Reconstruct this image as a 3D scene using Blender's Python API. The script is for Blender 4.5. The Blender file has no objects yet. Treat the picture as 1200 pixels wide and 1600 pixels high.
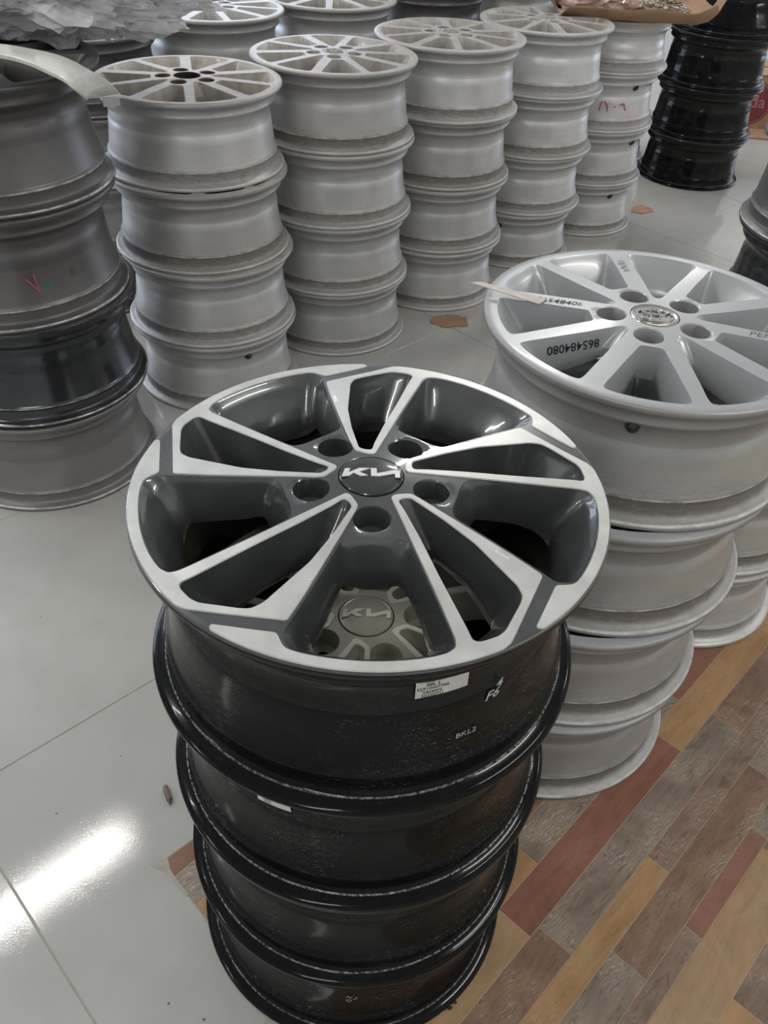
import bpy, bmesh, math, random
from math import sin, cos, pi, radians, sqrt, atan2, hypot
from mathutils import Vector, Matrix, noise
from mathutils.geometry import delaunay_2d_cdt

random.seed(7)
SC = bpy.context.scene
COL = SC.collection

# ------------------------------------------------------------------ camera
CAM_H, CAM_F, PITCH, ROLL = 1.2787, 1350.0, radians(40.0435), radians(3.495)
cd = bpy.data.cameras.new('camera')
cd.sensor_fit = 'VERTICAL'
cd.sensor_height = 24.0
cd.lens = 24.0 * CAM_F / 1600.0
cd.clip_start = 0.02
cam = bpy.data.objects.new('camera', cd)
COL.objects.link(cam)
_f = Vector((0, cos(PITCH), -sin(PITCH)))
_r = Vector((1, 0, 0))
_u = _r.cross(_f)
_cr = cos(ROLL) * _r + sin(ROLL) * _u
_cu = -sin(ROLL) * _r + cos(ROLL) * _u
cam.matrix_world = Matrix(((_cr.x, _cu.x, -_f.x, 0), (_cr.y, _cu.y, -_f.y, 0), (_cr.z, _cu.z, -_f.z, CAM_H), (0, 0, 0, 1)))
SC.camera = cam

# ------------------------------------------------------------------ light
SC.view_settings.view_transform = 'Standard'
SC.view_settings.look = 'None'
SC.view_settings.gamma = 1.0
SC.view_settings.use_curve_mapping = False
SC.view_settings.exposure = 0.14
world = bpy.data.worlds.new('world')
SC.world = world
world.use_nodes = True
world.node_tree.nodes['Background'].inputs[0].default_value = (0.80, 0.84, 0.90, 1)
world.node_tree.nodes['Background'].inputs[1].default_value = 0.25

YT = radians(45.19)      # direction of the tile joints and of the shop's walls
YW = radians(48.76)      # direction of the planks
def uv(u, v, a=YT):
    return (cos(a) * u - sin(a) * v, sin(a) * u + cos(a) * v)

def area(name, u, v, z, sx, sy, power, color, rot):
    l = bpy.data.lights.new(name, 'AREA')
    l.shape = 'RECTANGLE'; l.size = sx; l.size_y = sy
    l.energy = power; l.color = color
    o = bpy.data.objects.new(name, l)
    COL.objects.link(o)
    x, y = uv(u, v)
    o.location = (x, y, z)
    o.rotation_euler = rot
    return o
CEIL = 2.85
TUBE = (1.0, 0.985, 0.94)
for (u, v) in ((0.02, 2.42), (-3.2, 2.42), (3.6, 2.55), (-1.6, -0.6), (1.9, -0.9), (5.2, -0.8), (0.6, 5.4), (3.9, 5.6), (7.0, 3.2)):
    area('tube_light', u, v, CEIL - 0.06, 1.46, 0.05, 22.5, TUBE, (0, 0, YT))
# daylight through the shop window on the left and the door ahead
area('window_daylight', 0.2, 6.9, 1.6, 3.6, 1.9, 85.0, (0.66, 0.76, 1.0), (radians(-90), 0, YT))
area('window_daylight', 4.9, 6.9, 1.6, 2.8, 1.9, 30.0, (0.66, 0.76, 1.0), (radians(-90), 0, YT))
area('door_daylight', 8.4, 1.0, 1.5, 2.4, 2.2, 36.0, (0.70, 0.79, 1.0), (radians(90), 0, YT + radians(90)))

# ------------------------------------------------------------------ node helpers
class NT:
    def __init__(s, name):
        s.m = bpy.data.materials.new(name); s.m.use_nodes = True
        s.t = s.m.node_tree; s.n = s.t.nodes; s.l = s.t.links
        s.b = s.n['Principled BSDF']
    def new(s, t, **kw):
        x = s.n.new(t)
        for k, v in kw.items(): setattr(x, k, v)
        return x
    def set(s, node, key, val):
        if isinstance(val, bpy.types.NodeSocket): s.l.new(val, node.inputs[key])
        elif val is not None: node.inputs[key].default_value = val
    def bs(s, **kw):
        for k, v in kw.items():
            s.set(s.b, {'rough': 'Roughness', 'metal': 'Metallic', 'color': 'Base Color', 'coat': 'Coat Weight',
                        'coatr': 'Coat Roughness', 'spec': 'Specular IOR Level', 'normal': 'Normal', 'trans': 'Transmission Weight',
                        'ior': 'IOR', 'alpha': 'Alpha', 'aniso': 'Anisotropic', 'tint': 'Specular Tint'}[k], v)
    def obj(s): return s.new('ShaderNodeTexCoord').outputs['Object']
    def geo(s): return s.new('ShaderNodeNewGeometry').outputs['Position']
    def mapping(s, vec, scale=(1, 1, 1), rot=(0, 0, 0), loc=(0, 0, 0)):
        m = s.new('ShaderNodeMapping'); s.l.new(vec, m.inputs[0])
        m.inputs['Scale'].default_value = scale; m.inputs['Rotation'].default_value = rot; m.inputs['Location'].default_value = loc
        return m.outputs[0]
    def noise(s, vec, scale, detail=4, rough=0.55, dist=0.0):
        x = s.new('ShaderNodeTexNoise'); s.l.new(vec, x.inputs['Vector'])
        x.inputs['Scale'].default_value = scale; x.inputs['Detail'].default_value = detail
        x.inputs['Roughness'].default_value = rough; x.inputs['Distortion'].default_value = dist
        return x.outputs['Fac']
    def ramp(s, fac, stops):
        r = s.new('ShaderNodeValToRGB'); s.l.new(fac, r.inputs[0])
        e = r.color_ramp.elements
        while len(e) < len(stops): e.new(0.5)
        for i, (p, c) in enumerate(stops):
            e[i].position = p
            e[i].color = (c, c, c, 1) if isinstance(c, (int, float)) else (*c[:3], 1)
        return r.outputs[0]
    def mix(s, fac, a, b, mode='MIX'):
        m = s.new('ShaderNodeMix', data_type='RGBA', blend_type=mode)
        s.set(m, 0, fac)
        for i, v in ((6, a), (7, b)):
            if isinstance(v, tuple): v = (*v[:3], 1)
            s.set(m, i, v)
        return m.outputs[2]
    def math(s, op, a, b=None, c=None):
        m = s.new('ShaderNodeMath', operation=op)
        for i, v in enumerate((a, b, c)):
            if v is not None: s.set(m, i, v)
        return m.outputs[0]
    def bump(s, h, strength=0.2, dist=0.002):
        b = s.new('ShaderNodeBump'); s.l.new(h, b.inputs['Height'])
        b.inputs['Strength'].default_value = strength; b.inputs['Distance'].default_value = dist
        return b.outputs[0]
    def sep(s, v):
        x = s.new('ShaderNodeSeparateXYZ'); s.l.new(v, x.inputs[0]); return x.outputs
    def step(s, v, a, b):
        m = s.new('ShaderNodeMapRange', interpolation_type='SMOOTHSTEP'); s.l.new(v, m.inputs[0])
        for i, x in ((1, a), (2, b), (3, 0.0), (4, 1.0)): m.inputs[i].default_value = x
        return m.outputs[0]
    def zramp(s, z, stops): return s.ramp(s.math('MULTIPLY', z, 5.0), [(p * 5, c) for p, c in stops])
    def attr(s, name):
        a = s.new('ShaderNodeAttribute', attribute_name=name, attribute_type='OBJECT'); return a.outputs['Fac']
    def rnd(s): return s.new('ShaderNodeObjectInfo').outputs['Random']
    def cyl(s, vec, ks=1.0, kz=1.0):   # cylinder coordinates: angle and height, for marks that run round a rim
        x, y, z = s.sep(vec)
        a = s.math('ARCTAN2', y, x)
        c = s.new('ShaderNodeCombineXYZ')
        s.set(c, 0, s.math('MULTIPLY', a, ks)); s.set(c, 1, s.math('MULTIPLY', z, kz))
        return c.outputs[0]

def plain(name, col, rough=0.5, metal=0.0, coat=0.0, **kw):
    n = NT(name); v = n.noise(n.obj(), 40, 3)
    c = n.mix(n.ramp(v, [(0.3, 0.0), (0.7, 1.0)]), tuple(x * 0.9 for x in col), tuple(min(1, x * 1.08) for x in col))
    n.bs(color=c, rough=rough, metal=metal, coat=coat, **kw)
    return n.m

# ------------------------------------------------------------------ materials
def silver_rim(name, col, dirt_amt, rough=0.36, metal=0.38, dirtcol=(0.14, 0.118, 0.092)):
    """painted alloy barrel: brake dust and tyre marks gather on the bead seats"""
    n = NT(name); o = n.obj(); z = n.sep(o)[2]
    big = n.noise(o, 9, 4); fine = n.noise(n.cyl(o, 2.2, 60), 5, 7, 0.72, 0.5)
    r = n.rnd()
    tone = n.math('MULTIPLY_ADD', r, 0.16, 0.92)
    base = n.mix(n.ramp(big, [(0.35, 0.0), (0.7, 1.0)]), tuple(c * 0.9 for c in col), tuple(min(1, c * 1.06) for c in col))
    cmb = n.new('ShaderNodeCombineColor')
    for i in range(3): n.set(cmb, i, tone)
    base = n.mix(1.0, base, cmb.outputs[0], 'MULTIPLY')
    # lower bead seat band
    band = n.zramp(z, [(0.0, 0.15), (0.011, 0.22), (0.016, 0.55), (0.034, 0.62), (0.045, 0.25), (0.075, 0.03)])
    top = n.zramp(z, [(0.10, 0.0), (0.125, 0.15), (0.155, 0.35), (0.168, 1.1), (0.178, 0.5)])
    amt = n.math('MULTIPLY', n.math('ADD', n.math('MULTIPLY', band, 2.0), n.math('MULTIPLY', top, 0.45)), n.ramp(fine, [(0.22, 0.30), (0.74, 0.85)]))
    amt = n.math('MULTIPLY', amt, dirt_amt)
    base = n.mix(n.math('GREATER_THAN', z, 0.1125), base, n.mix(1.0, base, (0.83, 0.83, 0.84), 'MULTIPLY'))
    marks = n.ramp(n.noise(n.cyl(o, 3, 16), 6, 7, 0.75, 2.0), [(0.58, 0.0), (0.66, 0.9)])
    amt = n.math('ADD', n.math('MINIMUM', amt, 0.85), n.math('MULTIPLY', marks, 0.22 * dirt_amt))
    c = n.mix(n.math('MINIMUM', amt, 0.92), base, dirtcol)
    dark = n.ramp(n.noise(n.cyl(o, 2.0, 120), 4, 7, 0.75, 0.8), [(0.545, 0.0), (0.64, 1.0)])
    c = n.mix(n.math('MULTIPLY', n.math('MULTIPLY', dark, band), 0.45 * dirt_amt), c, (0.02, 0.018, 0.015))
    # bare metal where the flange edges have rubbed
    lip = n.math('MAXIMUM', n.math('MULTIPLY', n.step(z, 0.0062, 0.0074), n.math('SUBTRACT', 1.0, n.step(z, 0.0086, 0.0096))), n.math('MULTIPLY', n.step(z, 0.0290 + 0.007, 0.0370), n.math('SUBTRACT', 1.0, n.step(z, 0.0392, 0.0400))))
    c = n.mix(n.math('MULTIPLY', lip, n.ramp(n.noise(n.cyl(o, 3, 10), 3, 4), [(0.38, 0.15), (0.58, 0.8)])), c, (0.66, 0.65, 0.62))
    n.bs(color=c, rough=n.math('MULTIPLY_ADD', amt, 0.35, rough), metal=n.math('MULTIPLY', n.math('SUBTRACT', 1.0, amt), metal))
    n.bs(normal=n.bump(n.noise(o, 60, 4), 0.06, 0.001))
    return n.m

def silver_face(name, col, dirt=0.0, rough=0.32, metal=0.25):
    n = NT(name); o = n.obj()
    z = n.sep(o)[2]
    big = n.noise(o, 14, 5)
    base = n.mix(n.ramp(big, [(0.3, 0.0), (0.7, 1.0)]), tuple(c * 0.94 for c in col), tuple(min(1, c * 1.03) for c in col))
    if dirt:
        d = n.ramp(n.noise(n.mapping(o, (1, 1, 0.2)), 22, 6, 0.7, 1.5), [(0.42, 0.0), (0.66, 1.0)])
        deep = n.ramp(z, [(0.0, 1.0), (0.03, 1.0)])
        base = n.mix(n.math('MULTIPLY', d, dirt), base, (0.23, 0.16, 0.10))
    sc = n.ramp(n.noise(n.mapping(o, (1, 1, 1)), 170, 2, 0.5, 3.0), [(0.73, 0.0), (0.76, 1.0)])
    base = n.mix(n.math('MULTIPLY', sc, 0.18), base, (0.12, 0.11, 0.10))
    n.bs(color=base, rough=rough, metal=metal, coat=0.25 if not dirt else 0.1, coatr=0.10)
    return n.m

def black_gloss(name, col, worn=0.0, rough=0.22, coatr=0.05, metal=0.25, coat=0.9):
    n = NT(name); o = n.obj(); z = n.sep(o)[2]
    c = n.mix(n.ramp(n.noise(o, 25, 4), [(0.35, 0.0), (0.7, 1.0)]), col, tuple(x * 1.35 for x in col))
    rg = rough; cr = coatr
    if worn:
        s1 = n.ramp(n.noise(n.cyl(o, 6, 170), 5, 7, 0.8, 1.6), [(0.595, 0.0), (0.625, 1.0)])
        s2 = n.ramp(n.noise(o, 70, 8, 0.8, 3.0), [(0.635, 0.0), (0.66, 1.0)])
        reg = n.ramp(n.noise(o, 11, 3), [(0.46, 0.0), (0.60, 1.0)])
        low = n.zramp(z, [(0.016, 0.12), (0.022, 1.0), (0.08, 0.9), (0.12, 0.55), (0.155, 0.0)])
        edge = n.math('MULTIPLY', n.step(z, 0.0117, 0.0122), n.math('SUBTRACT', 1.0, n.step(z, 0.0126, 0.0133)))
        c = n.mix(n.step(z, 0.1115, 0.1125), c, (0.016, 0.017, 0.015))
        m = n.math('MULTIPLY', n.math('MULTIPLY', n.math('MAXIMUM', s1, s2), reg), low)
        e = n.math('MULTIPLY', edge, n.ramp(n.noise(n.cyl(o, 5, 60), 8, 6, 0.8, 0.8), [(0.44, 0.0), (0.60, 1.0)]))
        m = n.math('MINIMUM', n.math('MULTIPLY', n.math('MAXIMUM', n.math('MULTIPLY', m, 0.55), n.math('MULTIPLY', e, n.math('MULTIPLY_ADD', n.rnd(), 0.5, 0.35))), worn), 1.0)
        c = n.mix(m, c, (0.52, 0.52, 0.50))
        dust = n.ramp(n.noise(o, 30, 5), [(0.45, 0.0), (0.8, 0.35)])
        c = n.mix(n.math('MULTIPLY', dust, 0.03 * worn), c, (0.25, 0.24, 0.22))
        rg = n.math('MULTIPLY_ADD', m, 0.4, rough)
    n.bs(color=c, rough=rg, metal=metal, coat=coat, coatr=cr, spec=0.10 if worn else 0.5)
    n.bs(normal=n.bump(n.noise(o, 35, 3), 0.05, 0.0012))
    return n.m

M = {}
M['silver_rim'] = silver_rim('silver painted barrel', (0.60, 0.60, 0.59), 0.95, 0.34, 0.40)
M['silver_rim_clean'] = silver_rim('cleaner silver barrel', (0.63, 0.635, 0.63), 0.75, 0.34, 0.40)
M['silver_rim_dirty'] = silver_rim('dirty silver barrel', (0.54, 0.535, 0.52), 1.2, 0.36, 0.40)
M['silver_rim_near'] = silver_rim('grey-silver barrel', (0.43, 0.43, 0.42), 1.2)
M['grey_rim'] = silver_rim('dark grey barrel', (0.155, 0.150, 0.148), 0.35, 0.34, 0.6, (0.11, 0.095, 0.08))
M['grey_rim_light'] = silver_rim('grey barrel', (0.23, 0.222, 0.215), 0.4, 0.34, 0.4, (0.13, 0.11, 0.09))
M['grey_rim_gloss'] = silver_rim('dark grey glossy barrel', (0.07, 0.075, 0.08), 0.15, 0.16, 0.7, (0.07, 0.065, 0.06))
M['silver_face'] = silver_face('silver painted face', (0.42, 0.435, 0.445))
M['silver_face_dusty'] = silver_face('dusty silver face', (0.45, 0.435, 0.41), 0.45, 0.38, 0.1)
M['silver_face_dirty'] = silver_face('brown stained silver face', (0.46, 0.43, 0.39), 0.50, 0.5, 0.0)
M['white_face'] = silver_face('pale silver face', (0.50, 0.50, 0.485), 0.12, 0.36, 0.1)
M['black'] = black_gloss('black gloss paint', (0.022, 0.024, 0.024))
M['face_black'] = black_gloss('anthracite gloss paint', (0.072, 0.079, 0.078), 0.0, 0.24, 0.05, 0.40)
M['black_worn'] = black_gloss('scuffed black paint', (0.0040, 0.0044, 0.0045), 1.0, 0.15, 0.03, 0.0, 0.14)
M['grey_cap'] = plain('gunmetal paint', (0.44, 0.43, 0.36), 0.36, 0.4, 0.3)
M['grey_cut'] = plain('dull gunmetal highlight', (0.78, 0.77, 0.68), 0.32, 0.4)
M['bore'] = plain('dark bore', (0.012, 0.012, 0.013), 0.5)
M['lug_grey'] = plain('grey lug seat', (0.34, 0.34, 0.35), 0.45, 0.3)
M['brown_bore'] = plain('rusty brown bore', (0.10, 0.07, 0.045), 0.7)
M['chrome'] = plain('chrome plate', (0.62, 0.61, 0.58), 0.14, 1.0)
M['cap_dull'] = plain('dull cap silver', (0.42, 0.40, 0.37), 0.4, 0.5)
M['white_logo'] = plain('white metal badge', (0.86, 0.87, 0.86), 0.25, 0.35)
M['grey_logo'] = plain('worn grey badge', (0.80, 0.79, 0.70), 0.35, 0.2)
M['rubber'] = plain('black rubber', (0.018, 0.018, 0.018), 0.55)
M['ink'] = plain('black marker ink', (0.012, 0.012, 0.016), 0.5)
M['pink_ink'] = plain('pink marker ink', (0.50, 0.10, 0.16), 0.6)
M['green_ink'] = plain('green marker ink', (0.05, 0.24, 0.20), 0.6)
M['chalk'] = plain('pale paint marks', (0.42, 0.46, 0.49), 0.7)
M['label'] = plain('white label paper', (0.62, 0.62, 0.57), 0.55)
M['tag'] = plain('pale card tag', (0.62, 0.56, 0.52), 0.7)

def mat_machined():
    n = NT('diamond cut aluminium'); o = n.obj()
    x, y, z = n.sep(o)
    r = n.math('SQRT', n.math('ADD', n.math('MULTIPLY', x, x), n.math('MULTIPLY', y, y)))
    c = n.new('ShaderNodeCombineXYZ'); n.set(c, 0, r)
    rings = n.noise(c.outputs[0], 900, 4, 0.7)
    blot = n.noise(o, 26, 5, 0.6)
    col = n.mix(n.ramp(blot, [(0.3, 0.0), (0.7, 1.0)]), (0.56, 0.57, 0.545), (0.72, 0.725, 0.70))
    col = n.mix(n.ramp(n.noise(o, 90, 4, 0.7, 2.0), [(0.68, 0.0), (0.74, 0.5)]), col, (0.50, 0.49, 0.46))
    n.bs(color=col, metal=0.45, rough=n.math('MULTIPLY_ADD', blot, 0.12, 0.28), coat=0.15, coatr=0.10)
    n.bs(normal=n.bump(rings, 0.10, 0.0004))
    return n.m
M['machined'] = mat_machined()

def mat_tile():
    n = NT('polished porcelain tile'); p = n.geo()
    a = n.noise(p, 2.2, 4); b = n.noise(p, 13, 5, 0.6)
    c = n.mix(n.ramp(a, [(0.35, 0.0), (0.7, 1.0)]), (0.425, 0.42, 0.395), (0.475, 0.47, 0.445))
    c = n.mix(n.ramp(b, [(0.45, 0.0), (0.75, 0.35)]), c, (0.38, 0.37, 0.345))
    v = n.new('ShaderNodeTexVoronoi'); n.l.new(p, v.inputs['Vector']); v.inputs['Scale'].default_value = 17
    sp = n.math('LESS_THAN', v.outputs['Distance'], 0.035)
    c = n.mix(n.math('MULTIPLY', sp, n.ramp(n.noise(p, 31, 2), [(0.5, 0.0), (0.53, 0.9)])), c, (0.07, 0.06, 0.05))
    dust = n.ramp(n.noise(p, 120, 3), [(0.70, 0.0), (0.78, 0.25)])
    c = n.mix(dust, c, (0.36, 0.34, 0.31))
    n.bs(color=c, rough=n.math('MULTIPLY_ADD', b, 0.04, 0.045), spec=0.5)
    n.bs(normal=n.bump(n.noise(p, 420, 2, 0.5), 0.10, 0.0006))
    return n.m
M['tile'] = mat_tile()
M['grout'] = plain('beige grout', (0.40, 0.375, 0.32), 0.8)
M['plank_base'] = plain('pale plank joints', (0.42, 0.33, 0.22), 0.6)

def mat_plank(name, dark, mid, light, streak=0.5, pale=(0.52, 0.49, 0.45)):
    n = NT(name); o = n.obj()
    r = n.rnd()
    off = n.new('ShaderNodeCombineXYZ'); n.set(off, 0, n.math('MULTIPLY', r, 31.0)); n.set(off, 1, n.math('MULTIPLY', r, 17.0))
    add = n.new('ShaderNodeVectorMath', operation='ADD'); n.l.new(o, add.inputs[0]); n.l.new(off.outputs[0], add.inputs[1])
    v = n.mapping(add.outputs[0], (0.16, 1.0, 1.0))
    g1 = n.noise(v, 26, 6, 0.65, 1.4)
    g2 = n.noise(v, 120, 5, 0.7, 2.2)
    g3 = n.noise(add.outputs[0], 9, 4, 0.6, 0.8)
    c = n.mix(n.ramp(g1, [(0.36, 0.0), (0.66, 1.0)]), dark, mid)
    c = n.mix(n.ramp(g3, [(0.38, 0.0), (0.68, 0.75)]), c, light)
    c = n.mix(n.math('MULTIPLY', n.ramp(g2, [(0.52, 0.0), (0.60, 1.0)]), streak * 0.55), c, tuple(x * 0.55 for x in dark))
    w = n.new('ShaderNodeTexWave', wave_type='RINGS', rings_direction='Z'); n.l.new(n.mapping(add.outputs[0], (0.30, 1.0, 1.0)), w.inputs[0])
    w.inputs['Scale'].default_value = 75; w.inputs['Distortion'].default_value = 14; w.inputs['Detail'].default_value = 4; w.inputs['Detail Scale'].default_value = 1.4
    lines = n.math('MULTIPLY', n.ramp(w.outputs['Fac'], [(0.80, 0.0), (0.93, 1.0)]), n.ramp(g3, [(0.46, 0.0), (0.60, 1.0)]))
    lines = n.math('MULTIPLY', lines, n.ramp(g2, [(0.40, 0.0), (0.55, 1.0)]))
    c = n.mix(n.math('MULTIPLY', lines, streak * 0.62), c, pale)
    n.bs(color=c, rough=0.42, spec=0.4)
    n.bs(normal=n.bump(g2, 0.08, 0.0006))
    return n.m
PL = {
 'tan': mat_plank('tan plank print', (0.260, 0.163, 0.085), (0.370, 0.234, 0.124), (0.429, 0.286, 0.156), 0.25),
 'orange': mat_plank('orange plank print', (0.269, 0.156, 0.069), (0.413, 0.237, 0.106), (0.425, 0.263, 0.125), 0.4),
 'red': mat_plank('red plank print', (0.182, 0.078, 0.051), (0.257, 0.111, 0.070), (0.270, 0.135, 0.089), 0.15),
 'brown': mat_plank('brown plank print', (0.163, 0.098, 0.065), (0.250, 0.150, 0.100), (0.300, 0.188, 0.119), 0.8),
 'grey': mat_plank('grey plank print', (0.162, 0.122, 0.093), (0.256, 0.199, 0.152), (0.332, 0.261, 0.200), 1.0),
 'dark': mat_plank('dark brown plank print', (0.153, 0.098, 0.071), (0.230, 0.150, 0.109), (0.298, 0.204, 0.146), 0.9),
}

# ------------------------------------------------------------------ mesh helpers
def tag(o, label=None, cat=None, group=None, kind=None):
    if label: o['label'] = label
    if cat: o['category'] = cat
    if group: o['group'] = group
    if kind: o['kind'] = kind
    return o
def link(name, data, parent=None, loc=None):
    o = bpy.data.objects.new(name, data); COL.objects.link(o)
    if parent is not None: o.parent = parent
    if loc is not None: o.location = loc
    return o
def empty(name, loc, rz=0.0, tilt=(0, 0)):
    o = link(name, None); o.location = loc; o.rotation_euler = (tilt[0], tilt[1], rz); o.empty_display_size = 0.05
    return o
def me_from(name, verts, faces, mats, mi=None, smooth=True, ang=32):
    me = bpy.data.meshes.new(name)
    me.from_pydata(verts, [], faces)
    for m in (mats if isinstance(mats, (list, tuple)) else [mats]): me.materials.append(m)
    if mi: me.polygons.foreach_set('material_index', mi)
    me.validate(); 
    bm = bmesh.new(); bm.from_mesh(me); bmesh.ops.recalc_face_normals(bm, faces=bm.faces); bm.to_mesh(me); bm.free()
    if smooth:
        me.shade_smooth(); me.set_sharp_from_angle(angle=radians(ang))
    return me
class MB:
    """collects shapes into one mesh"""
    def __init__(s): s.v = []; s.f = []; s.mi = []
    def add(s, v, f, m=0):
        b = len(s.v); s.v += [tuple(x) for x in v]; s.f += [tuple(i + b for i in q) for q in f]; s.mi += [m] * len(f)
    def box(s, c, d, rz=0, m=0):
        x, y, z = c; a, b, h = (q / 2 for q in d); v = []
        for dz in (-h, h):
            for dx, dy in ((-a, -b), (a, -b), (a, b), (-a, b)):
                v.append((x + dx * cos(rz) - dy * sin(rz), y + dx * sin(rz) + dy * cos(rz), z + dz))
        s.add(v, [(0, 3, 2, 1), (4, 5, 6, 7), (0, 1, 5, 4), (1, 2, 6, 5), (2, 3, 7, 6), (3, 0, 4, 7)], m)
    def prism(s, pts, z0, z1, m=0):
        n = len(pts)
        s.add([(x, y, z0) for x, y in pts] + [(x, y, z1) for x, y in pts],
              [tuple(range(n))[::-1], tuple(range(n, 2 * n))] + [(i, (i + 1) % n, n + (i + 1) % n, n + i) for i in range(n)], m)
    def tube(s, pts, r, seg=10, m=0, closed=False):
        n = len(pts); P = [Vector(p) for p in pts]; v = []; up = Vector((0, 0, 1))
        for i in range(n):
            d = (P[(i + 1) % n] - P[i - 1]) if closed else (P[min(i + 1, n - 1)] - P[max(i - 1, 0)])
            d.normalize(); a = d.cross(up)
            if a.length < 1e-4: a = Vector((1, 0, 0))
            a.normalize(); b = a.cross(d)
            rr = r[i] if isinstance(r, (list, tuple)) else r
            v += [P[i] + a * cos(t) * rr + b * sin(t) * rr for t in (2 * pi * k / seg for k in range(seg))]
        f = []
        for i in range(n if closed else n - 1):
            j = (i + 1) % n
            f += [(i * seg + k, i * seg + (k + 1) % seg, j * seg + (k + 1) % seg, j * seg + k) for k in range(seg)]
        if not closed: f += [tuple(range(seg))[::-1], tuple((n - 1) * seg + k for k in range(seg))]
        s.add(v, f, m)
    def lathe(s, prof, seg=96, m=0, mats=None, c=(0, 0), close=False):
        n = len(prof); v = []
        for r, z in prof: v += [(c[0] + r * cos(2 * pi * k / seg), c[1] + r * sin(2 * pi * k / seg), z) for k in range(seg)]
        b = len(s.v); s.v += v
        for i in range(n if close else n - 1):
            j = (i + 1) % n
            for k in range(seg):
                s.f.append((b + i * seg + k, b + i * seg + (k + 1) % seg, b + j * seg + (k + 1) % seg, b + j * seg + k))
                s.mi.append(mats[i] if mats else m)
    def disc(s, r, z, seg=48, m=0, c=(0, 0)):
        b = len(s.v); s.v += [(c[0] + r * cos(2 * pi * k / seg), c[1] + r * sin(2 * pi * k / seg), z) for k in range(seg)]
        s.f.append(tuple(range(b, b + seg))); s.mi.append(m)
    def mesh(s, name, mats, smooth=True, ang=32): return me_from(name, s.v, s.f, mats, s.mi, smooth, ang)

def in_poly(x, y, P):
    c = False; n = len(P); j = n - 1
    for i in range(n):
        xi, yi = P[i]; xj, yj = P[j]
        if (yi > y) != (yj > y) and x < (xj - xi) * (y - yi) / (yj - yi) + xi: c = not c
        j = i
    return c
def cdt(outer, holes, steiner, zf):
    """triangulate outer minus holes; returns verts, faces"""
    pts = []; edges = []
    for L in [outer] + holes:
        b = len(pts); pts += [Vector(p) for p in L]; n = len(L)
        edges += [(b + i, b + (i + 1) % n) for i in range(n)]
    pts += [Vector(p) for p in steiner]
    V, E, F, *_ = delaunay_2d_cdt(pts, edges, [], 0, 1e-6)
    out = []
    for f in F:
        cx = sum(V[i].x for i in f) / 3; cy = sum(V[i].y for i in f) / 3
        if not in_poly(cx, cy, outer): continue
        if any(in_poly(cx, cy, h) for h in holes): continue
        out.append(tuple(f))
    return [(v.x, v.y, zf(hypot(v.x, v.y))) for v in V], out
def pol(r, a): return (r * cos(radians(a)), r * sin(radians(a)))
def rot2(p, a):
    c, s_ = cos(radians(a)), sin(radians(a)); return (p[0] * c - p[1] * s_, p[0] * s_ + p[1] * c)
def loop_pair(keys, step=0.003, it=3):
    """keys: (top xy, bottom xy, bottom z) -> matching resampled, rounded loops"""
    T = []; n = len(keys)
    for i in range(n):
        (t0, b0, z0), (t1, b1, z1) = keys[i], keys[(i + 1) % n]
        L = max(hypot(t1[0] - t0[0], t1[1] - t0[1]), 0.5 * hypot(b1[0] - b0[0], b1[1] - b0[1])); k = max(1, int(round(L / step)))
        for j in range(k):
            f = j / k
            T.append([t0[0] + (t1[0] - t0[0]) * f, t0[1] + (t1[1] - t0[1]) * f, b0[0] + (b1[0] - b0[0]) * f, b0[1] + (b1[1] - b0[1]) * f, z0 + (z1 - z0) * f])
    for _ in range(it):
        m = len(T)
        T = [[(T[i - 1][c] + 2 * T[i][c] + T[(i + 1) % m][c]) / 4 for c in range(5)] for i in range(m)]
    return T
def seg_loop(keys, step=0.003, it=2):
    return [(t[0], t[1]) for t in loop_pair([(k, k, 0) for k in keys], step, it)]
def offset_loop(P, d):
    """offset outward (positive d) a ccw loop"""
    n = len(P); A = sum(P[i - 1][0] * P[i][1] - P[i][0] * P[i - 1][1] for i in range(n)); s_ = 1 if A > 0 else -1
    out = []
    for i in range(n):
        tx, ty = P[(i + 1) % n][0] - P[i - 1][0], P[(i + 1) % n][1] - P[i - 1][1]; L = hypot(tx, ty) or 1
        out.append((P[i][0] + s_ * ty / L * d, P[i][1] - s_ * tx / L * d))
    return out
def min_dist(p, loops, skip=3):
    m = 9
    for L in loops:
        for i in range(0, len(L), skip):
            d = hypot(p[0] - L[i][0], p[1] - L[i][1])
            if d < m: m = d
    return m

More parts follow.
